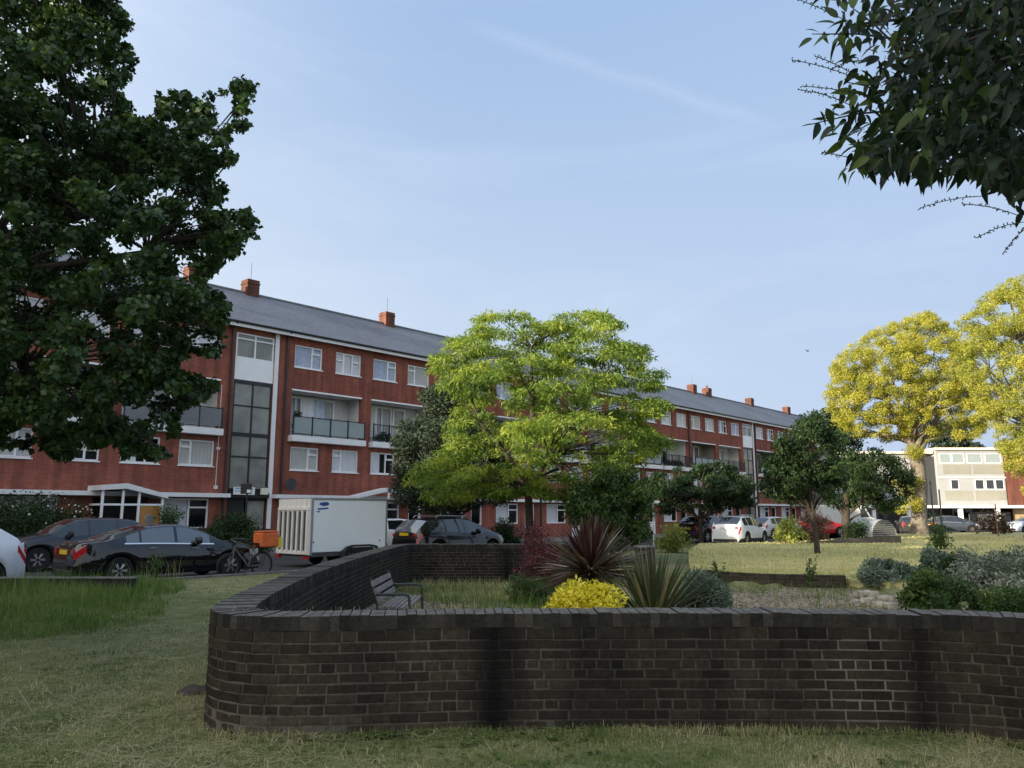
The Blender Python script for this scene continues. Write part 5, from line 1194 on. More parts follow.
# bright green tree in the middle
LIME = [(404, 480), (420, 462), (446, 446), (450, 420), (462, 400), (438, 384), (430, 352), (452, 350), (440, 328), (470, 335), (482, 312), (520, 308), (545, 322), (560, 312), (592, 309), (628, 315), (612, 336), (640, 342), (655, 346), (640, 366), (664, 368), (660, 388),
        (640, 396), (668, 398), (664, 416), (640, 420), (672, 440), (660, 452), (640, 462), (606, 492), (578, 508), (548, 500), (528, 494), (504, 500), (480, 498), (455, 506), (430, 500)]
YL = 27.5; lb = Vector((colx(529, YL), YL, 0)); sx = lb.x
cl = crown(LIME, YL, 3.8, 430, 11, .6, .55)
fine = []
for _ in range(9000):
    p = (random.uniform(400, 675), random.uniform(300, 510))
    if inpoly(p, LIME) and 3 < edged(p, LIME) < 8: fine.append((at(p[0], p[1], YL + random.uniform(-1.5, 1.5)), 8 * YL / F))
    if len(fine) > 190: break
tree('lime_green_tree', 'bright yellow green tree with layered branches in front of the brick flats', 'tree', lb, [(sx, YL, -.1), (sx + .02, YL, 1.2), (sx - .03, YL, 2.6), (sx + .1, YL, 4.0), (sx + .15, YL, 5.6), (sx + .1, YL, 7.6)], [.2, .15, .13, .11, .08, .04],
     cl + fine, LF('lf_lime', n=125, size=.15, shape='lance', flat=.48, up=.35, droop=.6, out=.6, axis='stem', stretch=1.55, ctint=.24, ltint=.2, shell=.8, base=.5), 4, .045, 'bark',
     forks=[([(sx, YL, 2.4), (sx + .7, YL - .3, 3.6), (sx + 1.6, YL - .5, 4.9), (sx + 2.4, YL - .5, 6)], [.1, .07, .05, .02]), ([(sx, YL, 2.6), (sx - .8, YL - .4, 3.7), (sx - 1.7, YL - .6, 4.8), (sx - 2.2, YL - .5, 6)], [.09, .07, .05, .02]), ([(sx, YL, 2.2), (sx - .9, YL + .4, 2.9), (sx - 2.4, YL + .3, 3.3)], [.08, .05, .02])])
# grey-green dark tree behind it at the left
OL = [(396, 505), (392, 470), (394, 438), (404, 408), (422, 388), (450, 384), (480, 392), (500, 415), (515, 450), (520, 490), (500, 512), (460, 516), (420, 514)]
YO = 33.5; ob = Vector((colx(452, YO), YO, 0)); cl = crown(OL, YO, 1.7, 120, 13, .3, .6)
tree('grey_green_tree', 'dense dark grey green tree left of the bright green tree', 'tree', ob, [(ob.x, YO, -.1), (ob.x, YO, 1.2), (ob.x + .1, YO, 3), (ob.x, YO, 5)], [.2, .15, .12, .05], cl, LF('lf_olive', n=480, size=.11, shape='diamond', up=.3, droop=-.2, out=.4, ctint=.12), 3, .06)
# dark bush-like tree under the bright one, right of its trunk
DB = [(565, 505), (572, 486), (590, 470), (612, 462), (634, 468), (650, 484), (658, 505), (654, 530), (640, 548), (600, 552), (575, 545)]
YD = 25.5; ob = Vector((colx(612, YD), YD, 0)); cl = crown(DB, YD, 1.4, 100, 11, .3, .6)
tree('dark_small_tree', 'dense dark green small tree behind the purple spiky plant', 'tree', ob, [(ob.x, YD, -.1), (ob.x, YD, .8), (ob.x + .05, YD, 2)], [.1, .08, .04], cl, LF('lf_mid', n=170, size=.12, up=.5, ctint=.22, base=.35), 3, .04)
# wide dark tree behind, over the dark car
MT = [(640, 500), (645, 478), (662, 468), (690, 464), (718, 460), (745, 468), (756, 486), (752, 506), (735, 514), (700, 512), (670, 516), (648, 512)]
YM = 46; ob = Vector((colx(700, YM), YM, ROADZ)); cl = crown(MT, YM, 2.5, 110, 9, .3, .6)
tree('spreading_tree', 'low spreading dark green tree above the dark car and twin lamp', 'tree', ob, [(ob.x, YM, -.1), (ob.x, YM, 1.2), (ob.x, YM, 2.4)], [.16, .13, .08], cl, LF('lf_dark', n=160, size=.18, flat=.5, up=.6, ctint=.22, base=.6), 2, .06)
# small dark tree on the lawn
DT = [(757, 476), (764, 455), (775, 438), (790, 425), (802, 414), (818, 410), (838, 424), (840, 445), (846, 470), (842, 492), (828, 503), (800, 506), (776, 502), (760, 494)]
YT = 30; ob = Vector((colx(815, YT), YT, RLAWN)); cl = crown(DT, YT, 1.4, 150, 9, .3, .6)
tree('small_dark_tree', 'small dark green tree on a slim trunk standing on the raised lawn', 'tree', ob, [(ob.x, YT, -.02), (ob.x - .02, YT, .8), (ob.x - .1, YT, 1.6), (ob.x - .2, YT, 3.2)], [.12, .095, .085, .04], cl, LF('lf_dark', n=95, size=.13, up=.5, ctint=.22, base=.55), 3, .035)
ST = [(820, 500), (826, 478), (828, 455), (822, 432), (834, 424), (850, 430), (862, 440), (880, 450), (900, 456), (912, 470), (915, 490), (905, 508), (880, 514), (850, 506), (832, 508)]
YS = 47; ob = Vector((colx(846, YS), YS, RLAWN)); cl = crown(ST, YS, 2.2, 120, 9, .35, .55)
tree('forked_tree', 'dark olive green tree with thick forked trunk right of the small dark tree', 'tree', ob, [(ob.x, YS, -.02), (ob.x - .05, YS, 1.0), (ob.x, YS, 2.0), (ob.x + .3, YS, 4.5)], [.3, .24, .22, .08], cl, LF('lf_dark', n=150, size=.16, up=.5, ctint=.25, base=.68), 3, .08, 'bark',
     forks=[([(ob.x, YS, 1.5), (ob.x + .8, YS - .2, 2.2), (ob.x + 1.6, YS - .3, 2.9), (ob.x + 2.8, YS - .3, 3.4)], [.12, .09, .06, .02]), ([(ob.x, YS, 1.4), (ob.x - .7, YS - .2, 2.2), (ob.x - 1.2, YS, 3.4)], [.14, .1, .04])])
# golden trees
G1 = [(828, 382), (832, 362), (845, 345), (862, 338), (880, 326), (905, 318), (925, 308), (945, 322), (962, 338), (975, 360), (988, 385), (992, 410), (985, 432), (968, 442), (945, 436), (925, 442), (905, 436), (888, 444), (868, 438), (848, 440), (832, 424), (824, 402)]
YG = 58; gx = colx(918, YG); ob = Vector((gx, YG, RLAWN)); cl = crown(G1, YG, 4.2, 620, 6, .5, .5)
def gat(px, py, dy=0): return at(px, py, YG + dy)
tw_ = [(at(905 + random.uniform(-16, 16), random.uniform(452, 512), YG - 1.0 + random.uniform(-.6, .6)), random.uniform(.5, .8)) for _ in range(11)]
tree('golden_tree', 'tall golden leaved tree with thick pale trunk lit by the low sun', 'tree', ob, [(gx, YG, -.05), (gx, YG, 1.0), gat(920, 485), gat(917, 460), gat(913, 445)], [.75, .55, .5, .5, .42], cl + tw_, LF('lf_gold', n=230, size=.12, up=.15, droop=.1, ctint=.14, ltint=.14, flat=.8, base=.55), 3, .1, 'palebark',
     forks=[([gat(913, 447), gat(900, 425), gat(885, 400), gat(868, 372)], [.34, .24, .14, .05]), ([gat(914, 447), gat(915, 415), gat(910, 380), gat(905, 345)], [.32, .22, .13, .05]), ([gat(918, 452), gat(930, 430), gat(945, 405), gat(962, 375)], [.36, .24, .14, .05]), ([gat(916, 450), gat(925, 420, -1), gat(930, 385, -1), gat(935, 345)], [.26, .18, .1, .04])])
G2 = [(975, 400), (958, 372), (960, 345), (955, 318), (972, 312), (985, 294), (1005, 280), (1030, 272), (1080, 270), (1110, 330), (1115, 420), (1080, 470), (1040, 496), (1022, 494), (1006, 470), (1000, 448), (988, 425)]
Y2 = 44; gx2 = colx(1062, Y2); ob = Vector((gx2, Y2, RLAWN)); cl = crown(G2, Y2, 4.0, 560, 7.5, .5, .5)
def g2(px, py): return at(px, py, Y2)
tree('golden_tree', 'golden green tree cut by the right edge of the picture', 'tree', ob, [(gx2, Y2, -.05), (gx2, Y2, 1.5), (gx2 - .1, Y2, 4), (gx2 - .3, Y2, 6)], [.6, .45, .4, .25], cl, LF('lf_golden2', n=220, size=.105, up=.15, droop=.2, ctint=.14, ltint=.14, base=.5), 3, .1, 'palebark',
     forks=[([g2(1060, 470), g2(1035, 430), g2(1015, 400), g2(990, 370)], [.28, .18, .11, .04]), ([g2(1060, 440), g2(1040, 390), g2(1020, 340), g2(1010, 300)], [.25, .17, .1, .04])])
for lbl, poly, Yd, cxx in (('round dark tree far behind the white flats', [(930, 452), (928, 438), (934, 424), (948, 420), (964, 424), (970, 438), (966, 452)], 120, 948), ('small dark distant tree right of the round distant tree', [(964, 452), (966, 446), (974, 443), (982, 447), (984, 454)], 140, 974),
                           ('sparse tree top showing above the small dark tree', [(820, 440), (818, 420), (826, 408), (836, 406), (842, 416), (840, 440)], 90, 832)):
    ob = Vector((colx(cxx, Yd), Yd, -.25)); cl = crown(poly, Yd, 2.5, 40, 6.5, .3, .5)
    tree('distant_tree', lbl, 'tree', ob, [(ob.x, Yd, -.3), (ob.x, Yd, 4), (ob.x, Yd, 9)], [.4, .3, .15], cl, LF('lf_olive', n=110, size=.5, shape='diamond', ctint=.2, base=.6), 4, .1)

# overhanging branch at the top right: stem out of the frame, real leaves a few metres off
OV = [(905, -40), (893, 20), (886, 44), (893, 66), (878, 88), (884, 118), (858, 130), (856, 150), (862, 176), (880, 190), (900, 184), (918, 194), (938, 196), (946, 184), (962, 186), (985, 196), (1005, 206), (1030, 214), (1120, 200), (1120, -60)]
ob = Vector((5.2, 3.0, 0)); t = thing('overhanging_tree', 'dark broad leaves with flower spikes hanging in from the top right corner', 'tree', ob, 0)
f = MB(); bo = lambda p: Vector(p) - ob
f.tube([(0, 0, -.1), (.02, 0, 1.2), (-.05, .05, 2.6), (-.3, .1, 4.2), (-.5, .1, 5.6)], [.2, .16, .14, .1, .05], 10)
YV = 3.1
for (x, y, dy) in ((900, 60, 0), (880, 140, .1), (930, 170, -.1), (985, 190, .2), (850, 25, .1), (960, 100, .3), (1000, 60, -.3), (940, 40, .2)):
    e = bo(at(x, y, YV + dy)); s_ = Vector((-.25, .1, 3.4 + random.uniform(-.8, .8))); m_ = s_.lerp(e, .55) + Vector((0, 0, .22)); f.tube([s_, m_, e.lerp(m_, .3), e], [.035, .02, .01, .005], 6, False)
P = []; Dr = []; Nr = []; sz = []; ti = []
def leaf(px, py, ang, ln, y=None, tilt=None, tint=None):
    """one leaf: base at a picture spot and distance, ang = direction it points on screen in degrees (0 right, 90 down)"""
    y = y or YV + random.uniform(-.35, .35); P.append(tuple(bo(at(px, py, y)))); a = math.radians(ang)
    Dr.append((math.cos(a), random.uniform(-.35, .35), -math.sin(a))); Nr.append(tuple(unit(np.array([[random.uniform(-.6, .6), -1 + random.uniform(0, 1.1), random.uniform(-.2, 1.0)]]))[0])); sz.append(ln); ti.append(random.gauss(.4, .18) if tint is None else tint)
k = 0
while k < 3200:
    p = (random.uniform(850, 1110), random.uniform(-50, 212))
    if not inpoly(p, OV) or edged(p, OV) < 8: continue
    if random.random() > .25 + (p[0] - 850) / 160: continue
    leaf(p[0], p[1] - 8, random.gauss(105, 45), random.choice((random.uniform(.035, .06), random.uniform(.06, .11), random.uniform(.05, .085))), YV + random.uniform(-.5, .9)); k += 1
k = 0
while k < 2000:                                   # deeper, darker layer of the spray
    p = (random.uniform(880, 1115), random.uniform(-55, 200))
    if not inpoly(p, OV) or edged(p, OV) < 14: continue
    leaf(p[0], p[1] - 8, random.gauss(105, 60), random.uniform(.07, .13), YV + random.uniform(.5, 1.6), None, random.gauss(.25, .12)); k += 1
for (x, y, a, l) in ((868, 140, 95, .15), (858, 138, 100, .16), (882, 150, 100, .16), (893, 152, 75, .15), (903, 158, 100, .13), (912, 160, 70, .14), (930, 160, 110, .15), (944, 158, 80, .13), (958, 165, 95, .11), (985, 180, 90, .10), (1000, 185, 40, .09), (1012, 172, 60, .12), (895, 128, 60, .15), (920, 132, 80, .17),
                   (836, 24, 200, .085), (832, 34, 165, .09), (838, 18, 230, .08), (846, 12, 250, .09), (854, 8, 275, .10), (862, 12, 300, .09), (868, 22, 330, .10), (848, 30, 110, .08), (842, 36, 140, .09), (856, 36, 80, .08), (862, 30, 40, .08), (872, 10, 310, .1), (846, 22, 180, .075),
                   (818, 32, 190, .07), (812, 38, 150, .08), (826, 120, 185, .075), (818, 124, 170, .08), (840, 116, 200, .08), (832, 128, 150, .07), (846, 122, 160, .08), (852, 132, 130, .09), (845, 108, 210, .07), (838, 134, 175, .07), (862, 112, 190, .1), (868, 98, 200, .09), (870, 84, 190, .07), (850, 84, 100, .045), (842, 80, 120, .05), (862, 74, 100, .05),
                   (826, 108, 60, .09), (920, 110, 150, .13), (930, 118, 160, .14), (985, 134, 100, .1), (1008, 150, 80, .1), (1016, 205, 60, .08), (1022, 212, 120, .07), (848, 168, 150, .06), (842, 172, 60, .05)):
    leaf(x, y, a, l, None, None, random.uniform(.45, .95) if x < 875 or 915 < x < 935 else None)
k = 0
OL2 = [(826, -10), (905, -10), (900, 60), (895, 150), (875, 180), (850, 175), (838, 150), (812, 132), (826, 100), (850, 85), (840, 50), (815, 40)]
while k < 210:                                    # looser leaves on the outer twigs
    p = (random.uniform(810, 905), random.uniform(-10, 182))
    if not inpoly(p, OL2) or random.random() > .12 + (p[0] - 810) / 105: continue
    leaf(p[0], p[1] - 4, random.gauss(125, 48), random.uniform(.045, .1), None, None, random.gauss(.5, .28)); k += 1
# the rest of the crown, round the stem outside the picture
def proj(p):
    f_ = p[1] * math.cos(PITCH) + (p[2] - CZ) * math.sin(PITCH); u_ = -p[1] * math.sin(PITCH) + (p[2] - CZ) * math.cos(PITCH)
    return (512 + F * p[0] / max(f_, .01), 384 - F * u_ / max(f_, .01)) if f_ > .05 else (-999, -999)
cn = []
while len(cn) < 75:
    c_ = (random.uniform(2.3, 7.6), random.uniform(1.2, 5.4), random.uniform(3.3, 7.0))
    if ((c_[0] - 5) / 2.7) ** 2 + ((c_[1] - 3.2) / 2.2) ** 2 + ((c_[2] - 5.1) / 1.9) ** 2 < 1: cn.append(c_)
for c_ in cn:
    if random.random() < .5: f.tube([Vector((-.35, .1, 4.4 + random.uniform(-.9, .9))), (Vector(c_) - ob) * .6 + Vector((0, 0, 1.9)), Vector(c_) - ob], [.03, .018, .006], 5, False)
    for _ in range(75):
        u_ = rdir(1)[0] * .62 * random.random() ** .5; p_ = (c_[0] + u_[0], c_[1] + u_[1], c_[2] + u_[2] * .8); q_ = proj(p_)
        if -60 < q_[0] < 1110 and -90 < q_[1] < 800 and not inpoly(q_, OV): continue
        P.append((p_[0] - ob.x, p_[1] - ob.y, p_[2] - ob.z)); a_ = random.gauss(105, 60) * PI / 180
        Dr.append((math.cos(a_), random.uniform(-.6, .6), -math.sin(a_))); Nr.append((random.uniform(-.7, .7), random.uniform(-1, .6), random.uniform(.1, 1))); sz.append(random.uniform(.06, .13)); ti.append(random.gauss(.4, .18))
# twigs to the small outlying leaves
for a_, b_ in (((905, 40), (812, 34)), ((900, 50), (850, 6)), ((905, 20), (872, 6)), ((900, 110), (812, 124)), ((880, 130), (842, 172)), ((985, 180), (1020, 212)), ((885, 95), (845, 82))):
    q0, q1 = bo(at(*a_, YV)), bo(at(*b_, YV)); f.tube([q0, q0.lerp(q1, .5) + Vector((0, 0, .015)), q1], [.006, .004, .002], 5, False)
# flower spikes
for a_, b_ in (((860, 80), (792, 60)), ((865, 82), (815, 56)), ((880, 100), (802, 86)), ((880, 40), (800, 0)), ((910, 30), (898, 6)), ((900, 48), (866, 8)), ((880, 170), (822, 152)), ((985, 196), (920, 208)), ((1020, 216), (962, 204)), ((1024, 222), (976, 238)), ((1030, 226), (1004, 252)), ((850, 105), (800, 90)), ((865, 60), (830, 70)), ((905, 12), (885, 22))):
    sp_ = MB(); q0, q1 = bo(at(*a_, YV - .05)), bo(at(*b_, YV - .05)); n_ = 15; pts = [q0.lerp(q1, j / n_) + Vector((0, 0, .012 * math.sin(j / n_ * PI))) for j in range(n_ + 1)]; sp_.tube(pts, .0018, 4, False)
    for j in range(3, n_ + 1):
        for _ in range(2):
            d_ = Vector(rdir(1)[0]) * .011; sp_.tube([pts[j], pts[j] + d_], [.0012, .0028], 4)
    sp_.build('flower_spike', M['lf_spike'], t, fix=False)
f.build('trunk', M['bark'], t, 60)
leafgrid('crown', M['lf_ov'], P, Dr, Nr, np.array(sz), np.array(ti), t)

# ------------------------------------------------------------------ shrubs and plants
cl, b = [], None
t = shrub('flowering_bush', 'big dark bush dotted with small white flowers at the left before the terrace', 'bush', 34, 172, 70, 29.5, ROADZ, LF('lf_dark', n=330, size=.11, ctint=.2, base=.6), 56, .3)
pp_ = []
for _ in range(130):
    u = rdir(1)[0]; u[2] = abs(u[2]); pp_.append((u[0] * 2.65, u[1] * 2.65 - .1, .35 + u[2] * 2.15))
pp_ = np.array(pp_); leafmesh('blossom', M['petal'], pp_, rdir(130), rdir(130) * .3 + np.array([0, -1, .4]), .09, RNG.random(130), 'round', t)
shrub('hedge_bush', 'dark green hedge bush in front of the stair entrance', 'bush', 232, 100, 40, 32.5, ROADZ, LF('lf_dark', n=330, size=.1, ctint=.15, base=.65), 46, .32)
shrub('climbing_bush', 'loose leafy bush with pale flowers beside the oak porch door', 'bush', 165, 44, 52, 33, ROADZ, LF('lf_mid', n=150, size=.1, ctint=.25, base=.4), 26, .3)
shrub('hedge_bush', 'dark low hedge filling the front garden left of the bicycle bag', 'bush', 195, 60, 26, 33.4, ROADZ, LF('lf_dark', n=300, size=.1, ctint=.15, base=.6), 30, .35)
shrub('dark_bush', 'dark round bush in front of white ground floor windows right of the estate car', 'bush', 505, 36, 36, 36, ROADZ, LF('lf_dark', n=260, size=.1), 20, .4)
shrub('barberry_bush', 'dark red leaved bush left of the purple spiky plant', 'bush', 540, 54, 78, 17.5, GARDZ, LF('lf_red', n=110, size=.055, up=.2, droop=-.1, ctint=.2, flat=.9), 44, .22, dep=.8)
shrub('green_bush', 'dark green shrub under the dark red bush', 'bush', 530, 64, 30, 15.6, GARDZ, LF('lf_mid', n=140, size=.05, up=.1, droop=-.5, out=.5, ctint=.15, base=.4), 26, .3)
shrub('yellow_bush', 'bright yellow variegated shrub just behind the front garden wall', 'bush', 587, 102, 44, 12.3, GARDZ, LF('lf_yel', n=190, size=.062, shape='leaf', up=.45, droop=-.2, out=.5, ctint=.08, ltint=.2, base=.66), 90, .30)
shrub('lavender_cotton', 'rounded blue green cushion shrub right of the flax plant', 'bush', 702, 56, 52, 13.0, GARDZ, LF('lf_blue', n=420, size=.055, shape='lance', up=.05, droop=-.5, out=1.0, ctint=.08, base=.42), 60, .34)
shrub('light_green_bush', 'light green leafy bush behind the brick pillar', 'bush', 671, 48, 30, 33, .0, LF('lf_ylgreen', n=90, size=.10, base=.3, ctint=.2, out=.4, droop=-.3), 26, .32)
shrub('yellow_green_bush', 'yellow green mottled bush right of the white suv', 'bush', 788, 40, 27, 40, RLAWN, LF('lf_ylgreen', n=80, size=.13, base=.55, ctint=.2, out=.3), 22, .34)
shrub('bronze_bush', 'reddish brown bush in front of the red car', 'bush', 811, 48, 33, 41, RLAWN, LF('lf_brown', n=80, size=.12, ctint=.2), 22, .34)
shrub('dotted_bush', 'dark green bush with orange flecks left of the cycle hangar', 'bush', 854, 34, 26, 42.5, RLAWN, LF('lf_mid', n=80, size=.12, ctint=.3, base=.4), 18, .36)
shrub('brown_green_bush', 'brownish green bush below the right end of the white flats', 'bush', 992, 46, 25, 58, RLAWN, LF('lf_brown', n=80, size=.17, ctint=.2, base=.3), 22, .34)
shrub('ivy_clump', 'upright green ivy clump at the foot of the tree stakes', 'plant', 938, 20, 46, 33.7, RLAWN, LF('lf_mid', n=90, size=.09, ctint=.2), 18, .3)
# mixed shrubs of the rockery at the right
g_ = [('low_green_shrub', 'leafy mid green shrub tumbling over the rockery stones', 930, 84, 44, 13.5, 'lf_mid', 'leaf', .055, 200), ('silver_shrub', 'silvery grey shrub cascading behind the leafy rockery shrub', 985, 120, 54, 16.0, 'lf_silver', 'leaf', .06, 330), ('blue_grey_shrub', 'pale blue grey low shrub at the left end of the rockery', 884, 76, 27, 18.2, 'lf_blue', 'lance', .08, 330),
      ('low_green_shrub', 'bright green low shrub at the right foot of the front wall', 1000, 90, 34, 13.0, 'lf_mid', 'leaf', .05, 170), ('silver_shrub', 'silver shrub at the right edge above the green rockery plants', 1045, 100, 60, 16.5, 'lf_silver', 'leaf', .06, 300), ('dark_rockery_shrub', 'dark green shrub under the silver rockery shrub', 955, 80, 42, 17.0, 'lf_dark', 'leaf', .06, 170),
      ('blue_grey_shrub', 'blue green shrub between the rockery and the ivy clump', 930, 60, 32, 19.5, 'lf_blue', 'leaf', .07, 220)]
for nme, lbl, cx, wp, hp_, Y_, mt, shp, sz_, n_ in g_:
    shrub(nme, lbl, 'shrub', cx, wp, hp_ , Y_, GARDZ if Y_ < 16.2 else -.02, LF(mt, n=n_, size=sz_, shape=shp, up=.2, droop=-.2, out=.6, ctint=.22, base=.5), 40, .26)
# spiky plants
def spiky(name, label, cx, cyc, Y, z0, n, ln, m, wid, el=(.05, 1.5), droop=.25, base_r=.06, stem_h=None, tint=(.3, .25)):
    c = at(cx, cyc, Y) if stem_h is None else Vector((colx(cx, Y), Y, z0 + stem_h)); ob = Vector((c.x, c.y, z0)); t = thing(name, label, 'plant', ob, 0)
    h = c.z - z0; f = MB(); f.tube([(0, 0, -.03), (0, 0, h)], [.07, .06], 8); f.build('stem', M['bark'], t)
    b = MB()
    for i in range(n):
        a = random.uniform(0, 2 * PI); e = random.uniform(*el); l = ln * random.uniform(.75, 1.08) * (1 - .22 * max(0, e - .7))
        d = Vector((math.cos(a) * math.cos(e), math.sin(a) * math.cos(e), math.sin(e))); sd = Vector((-math.sin(a), math.cos(a), 0)); sd = (sd + Vector((random.uniform(-.5, .5),) * 3)).normalized()
        p0 = Vector((d.x * base_r, d.y * base_r, h + random.uniform(-.08, .06))); tt = min(1, max(0, random.gauss(*tint) + (.35 if e < .6 else 0) + (.2 if random.random() < .25 else 0))); vs = []; K = 5
        dr = droop * random.uniform(.2, 1.6) * math.cos(e)
        for j in range(K + 1):
            s = j / K; p = p0 + d * l * s + Vector((0, 0, -dr * l * s * s * .6)); wv = wid * (1 - s ** 2.2) * (.55 + .9 * min(s * 3, 1) * .5); up_ = d.cross(sd) * wv * .35
            vs += [p - sd * wv + up_, p, p + sd * wv + up_]
        b.add(vs, [(3 * j + q, 3 * j + q + 1, 3 * j + q + 4, 3 * j + q + 3) for j in range(K) for q in (0, 1)], tt)
    b.build('leaves', m, t, 80, fix=False); return t
spiky('purple_cordyline', 'large spiky plant with purple brown strap leaves behind the yellow shrub', 590, 571, 13.6, GARDZ, 300, 1.18, M['lf_cord'], .034, (-.35, 1.5), .14, tint=(.22, .22))
spiky('flax_plant', 'tall green brown flax plant with sword leaves right of the yellow shrub', 650, 606, 12.6, GARDZ, 130, 1.5, M['lf_flax'], .036, (.5, 1.5), .3, .14, .02, (.42, .28))
def weed(name, label, px, py, h, Y, z0):
    t = thing(name, label, 'plant', (colx(px, Y), Y, z0), 0); f = MB(); P = []; 
    for i in range(9):
        a = random.uniform(0, 6.28); e = Vector((math.cos(a) * h * .22, math.sin(a) * h * .22, h * random.uniform(.6, 1))); f.tube([(0, 0, 0), e * .5 + Vector((0, 0, h * .08)), e], [.008, .006, .003], 4)
        for j in range(16): P.append(tuple(e * random.uniform(.25, 1.05) + Vector(rdir(1)[0]) * .03))
    f.build('stem', M['lf_flax'], t, fix=False); n_ = len(P); leafmesh('leaves', M['lf_mid'], P, rdir(n_) + np.array([0, 0, .4]), rdir(n_), .08, RNG.random(n_), 'leaf', t)
weed('weed_plant', 'upright green weed at the left end of the low curved wall', 717, 575, .62, 19.2, GARDZ)
weed('weed_plant', 'straggly green weed growing against the right half of the low curved wall', 805, 570, .75, 18.6, GARDZ)
weed('weed_plant', 'thin weed standing in the tall grass below the black saloon', 160, 580, .7, 18.9, 0)

# ------------------------------------------------------------------ grass
def blades(name, pts, h, w, lean, m, tint, label=None):
    n = len(pts); a = RNG.random(n) * 2 * PI; ca, sa = np.cos(a), np.sin(a); ln = np.abs(RNG.normal(0, lean, n)); b = RNG.random(n) * 2 * PI
    lx, ly = np.cos(b) * ln * h, np.sin(b) * ln * h; hz = h / np.sqrt(1 + ln ** 2)
    V = np.zeros((n, 5, 3)); P = np.asarray(pts)
    wx, wy = ca * w / 2, sa * w / 2
    for j, (s, k) in enumerate(((0, 1), (0, -1), (.55, -.75), (.55, .75))):
        V[:, j, 0] = P[:, 0] + wx * k + lx * s * s; V[:, j, 1] = P[:, 1] + wy * k + ly * s * s; V[:, j, 2] = P[:, 2] + hz * s
    V[:, 4, 0] = P[:, 0] + lx; V[:, 4, 1] = P[:, 1] + ly; V[:, 4, 2] = P[:, 2] + hz * (1 - .25 * np.minimum(1, ln))
    me = bpy.data.meshes.new(name); me.vertices.add(n * 5); me.vertices.foreach_set('co', V.reshape(-1).astype(np.float32))
    base = np.arange(n, dtype=np.int32)[:, None] * 5; li = (base + np.array([0, 1, 2, 3, 3, 2, 4], dtype=np.int32)).reshape(-1)
    me.loops.add(len(li)); me.loops.foreach_set('vertex_index', li); me.polygons.add(2 * n)
    ls = np.stack([np.arange(n) * 7, np.arange(n) * 7 + 4], 1).reshape(-1).astype(np.int32); me.polygons.foreach_set('loop_start', ls); me.update(calc_edges=True)
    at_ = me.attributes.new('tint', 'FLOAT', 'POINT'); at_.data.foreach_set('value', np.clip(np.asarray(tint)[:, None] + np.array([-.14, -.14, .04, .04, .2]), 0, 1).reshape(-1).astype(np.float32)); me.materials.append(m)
    o = bpy.data.objects.new(name, me); COL.objects.link(o); return tag(o, label, None, None, 'stuff')
GP = np.array(GARDEN)
def in_garden(x, y):
    c = np.zeros(len(x), bool); j = len(GP) - 1
    for i in range(len(GP)):
        xi, yi = GP[i]; xj, yj = GP[j]
        if yi != yj: c ^= ((yi > y) != (yj > y)) & (x < (xj - xi) * (y - yi) / (yj - yi) + xi)
        j = i
    return c
def fbm(x, y, s=1.0, seed=0): return .5 * vnoise(x, y, .45 * s, seed) + .3 * vnoise(x, y, 1.5 * s, seed + 1) + .2 * vnoise(x, y, 5 * s, seed + 2)
def scatter_px(n, x0, x1, y0, y1, z=0):
    """random ground spots, evenly spread as seen (denser near by, thinner far off)"""
    px = RNG.uniform(x0, x1, n); py = RNG.uniform(y0, y1, n); v = (384 - py) / F; u = (px - 512) / F
    dy = math.cos(PITCH) - v * math.sin(PITCH); dz = math.sin(PITCH) + v * math.cos(PITCH); t = (z - CZ) / dz
    return u * t, dy * t
x, y = scatter_px(300000, -80, 1110, 566, 850)
k = ~in_garden(x, y) & ((x * N.x + y * N.y) > BE + .05) & (x < 7) & ~((x > 4.6) & (y > 6.5)); x, y = x[k], y[k]
f_ = fbm(x, y, 1.0, 11); cl_n = vnoise(x, y, 9, 21); keep = RNG.random(len(x)) < .35 + .65 * cl_n; x, y, f_ = x[keep], y[keep], f_[keep]
h = (.022 + .03 * vnoise(x, y, 3.0, 31)) * (.7 + .6 * RNG.random(len(x))) * (1 + .02 * y)
z = np.array(lawn_z(x, y)); nearwall = np.exp(-np.abs(y - 6.1) / .12) * (x > -2.6)
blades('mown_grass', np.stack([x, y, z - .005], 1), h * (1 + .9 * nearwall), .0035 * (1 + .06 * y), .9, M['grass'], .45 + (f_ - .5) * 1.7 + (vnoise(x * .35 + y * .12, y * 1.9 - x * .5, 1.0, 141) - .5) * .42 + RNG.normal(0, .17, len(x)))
# dry clippings lying on the mown lawn
x, y = scatter_px(60000, -80, 1110, 575, 850); k = ~in_garden(x, y) & ((x * N.x + y * N.y) > BE + .05) & (x < 7) & ~((x > 4.6) & (y > 6.5)) & (RNG.random(len(x)) < 1.5 * np.clip(fbm(x, y, 1.2, 51) - .33, 0, 1)); x, y = x[k], y[k]
blades('grass_clippings', np.stack([x, y, np.array(lawn_z(x, y)) + .018], 1), .05 * (.6 + RNG.random(len(x))), .004 * (1 + .05 * y), 6, M['grass'], .85 + RNG.normal(0, .1, len(x)))
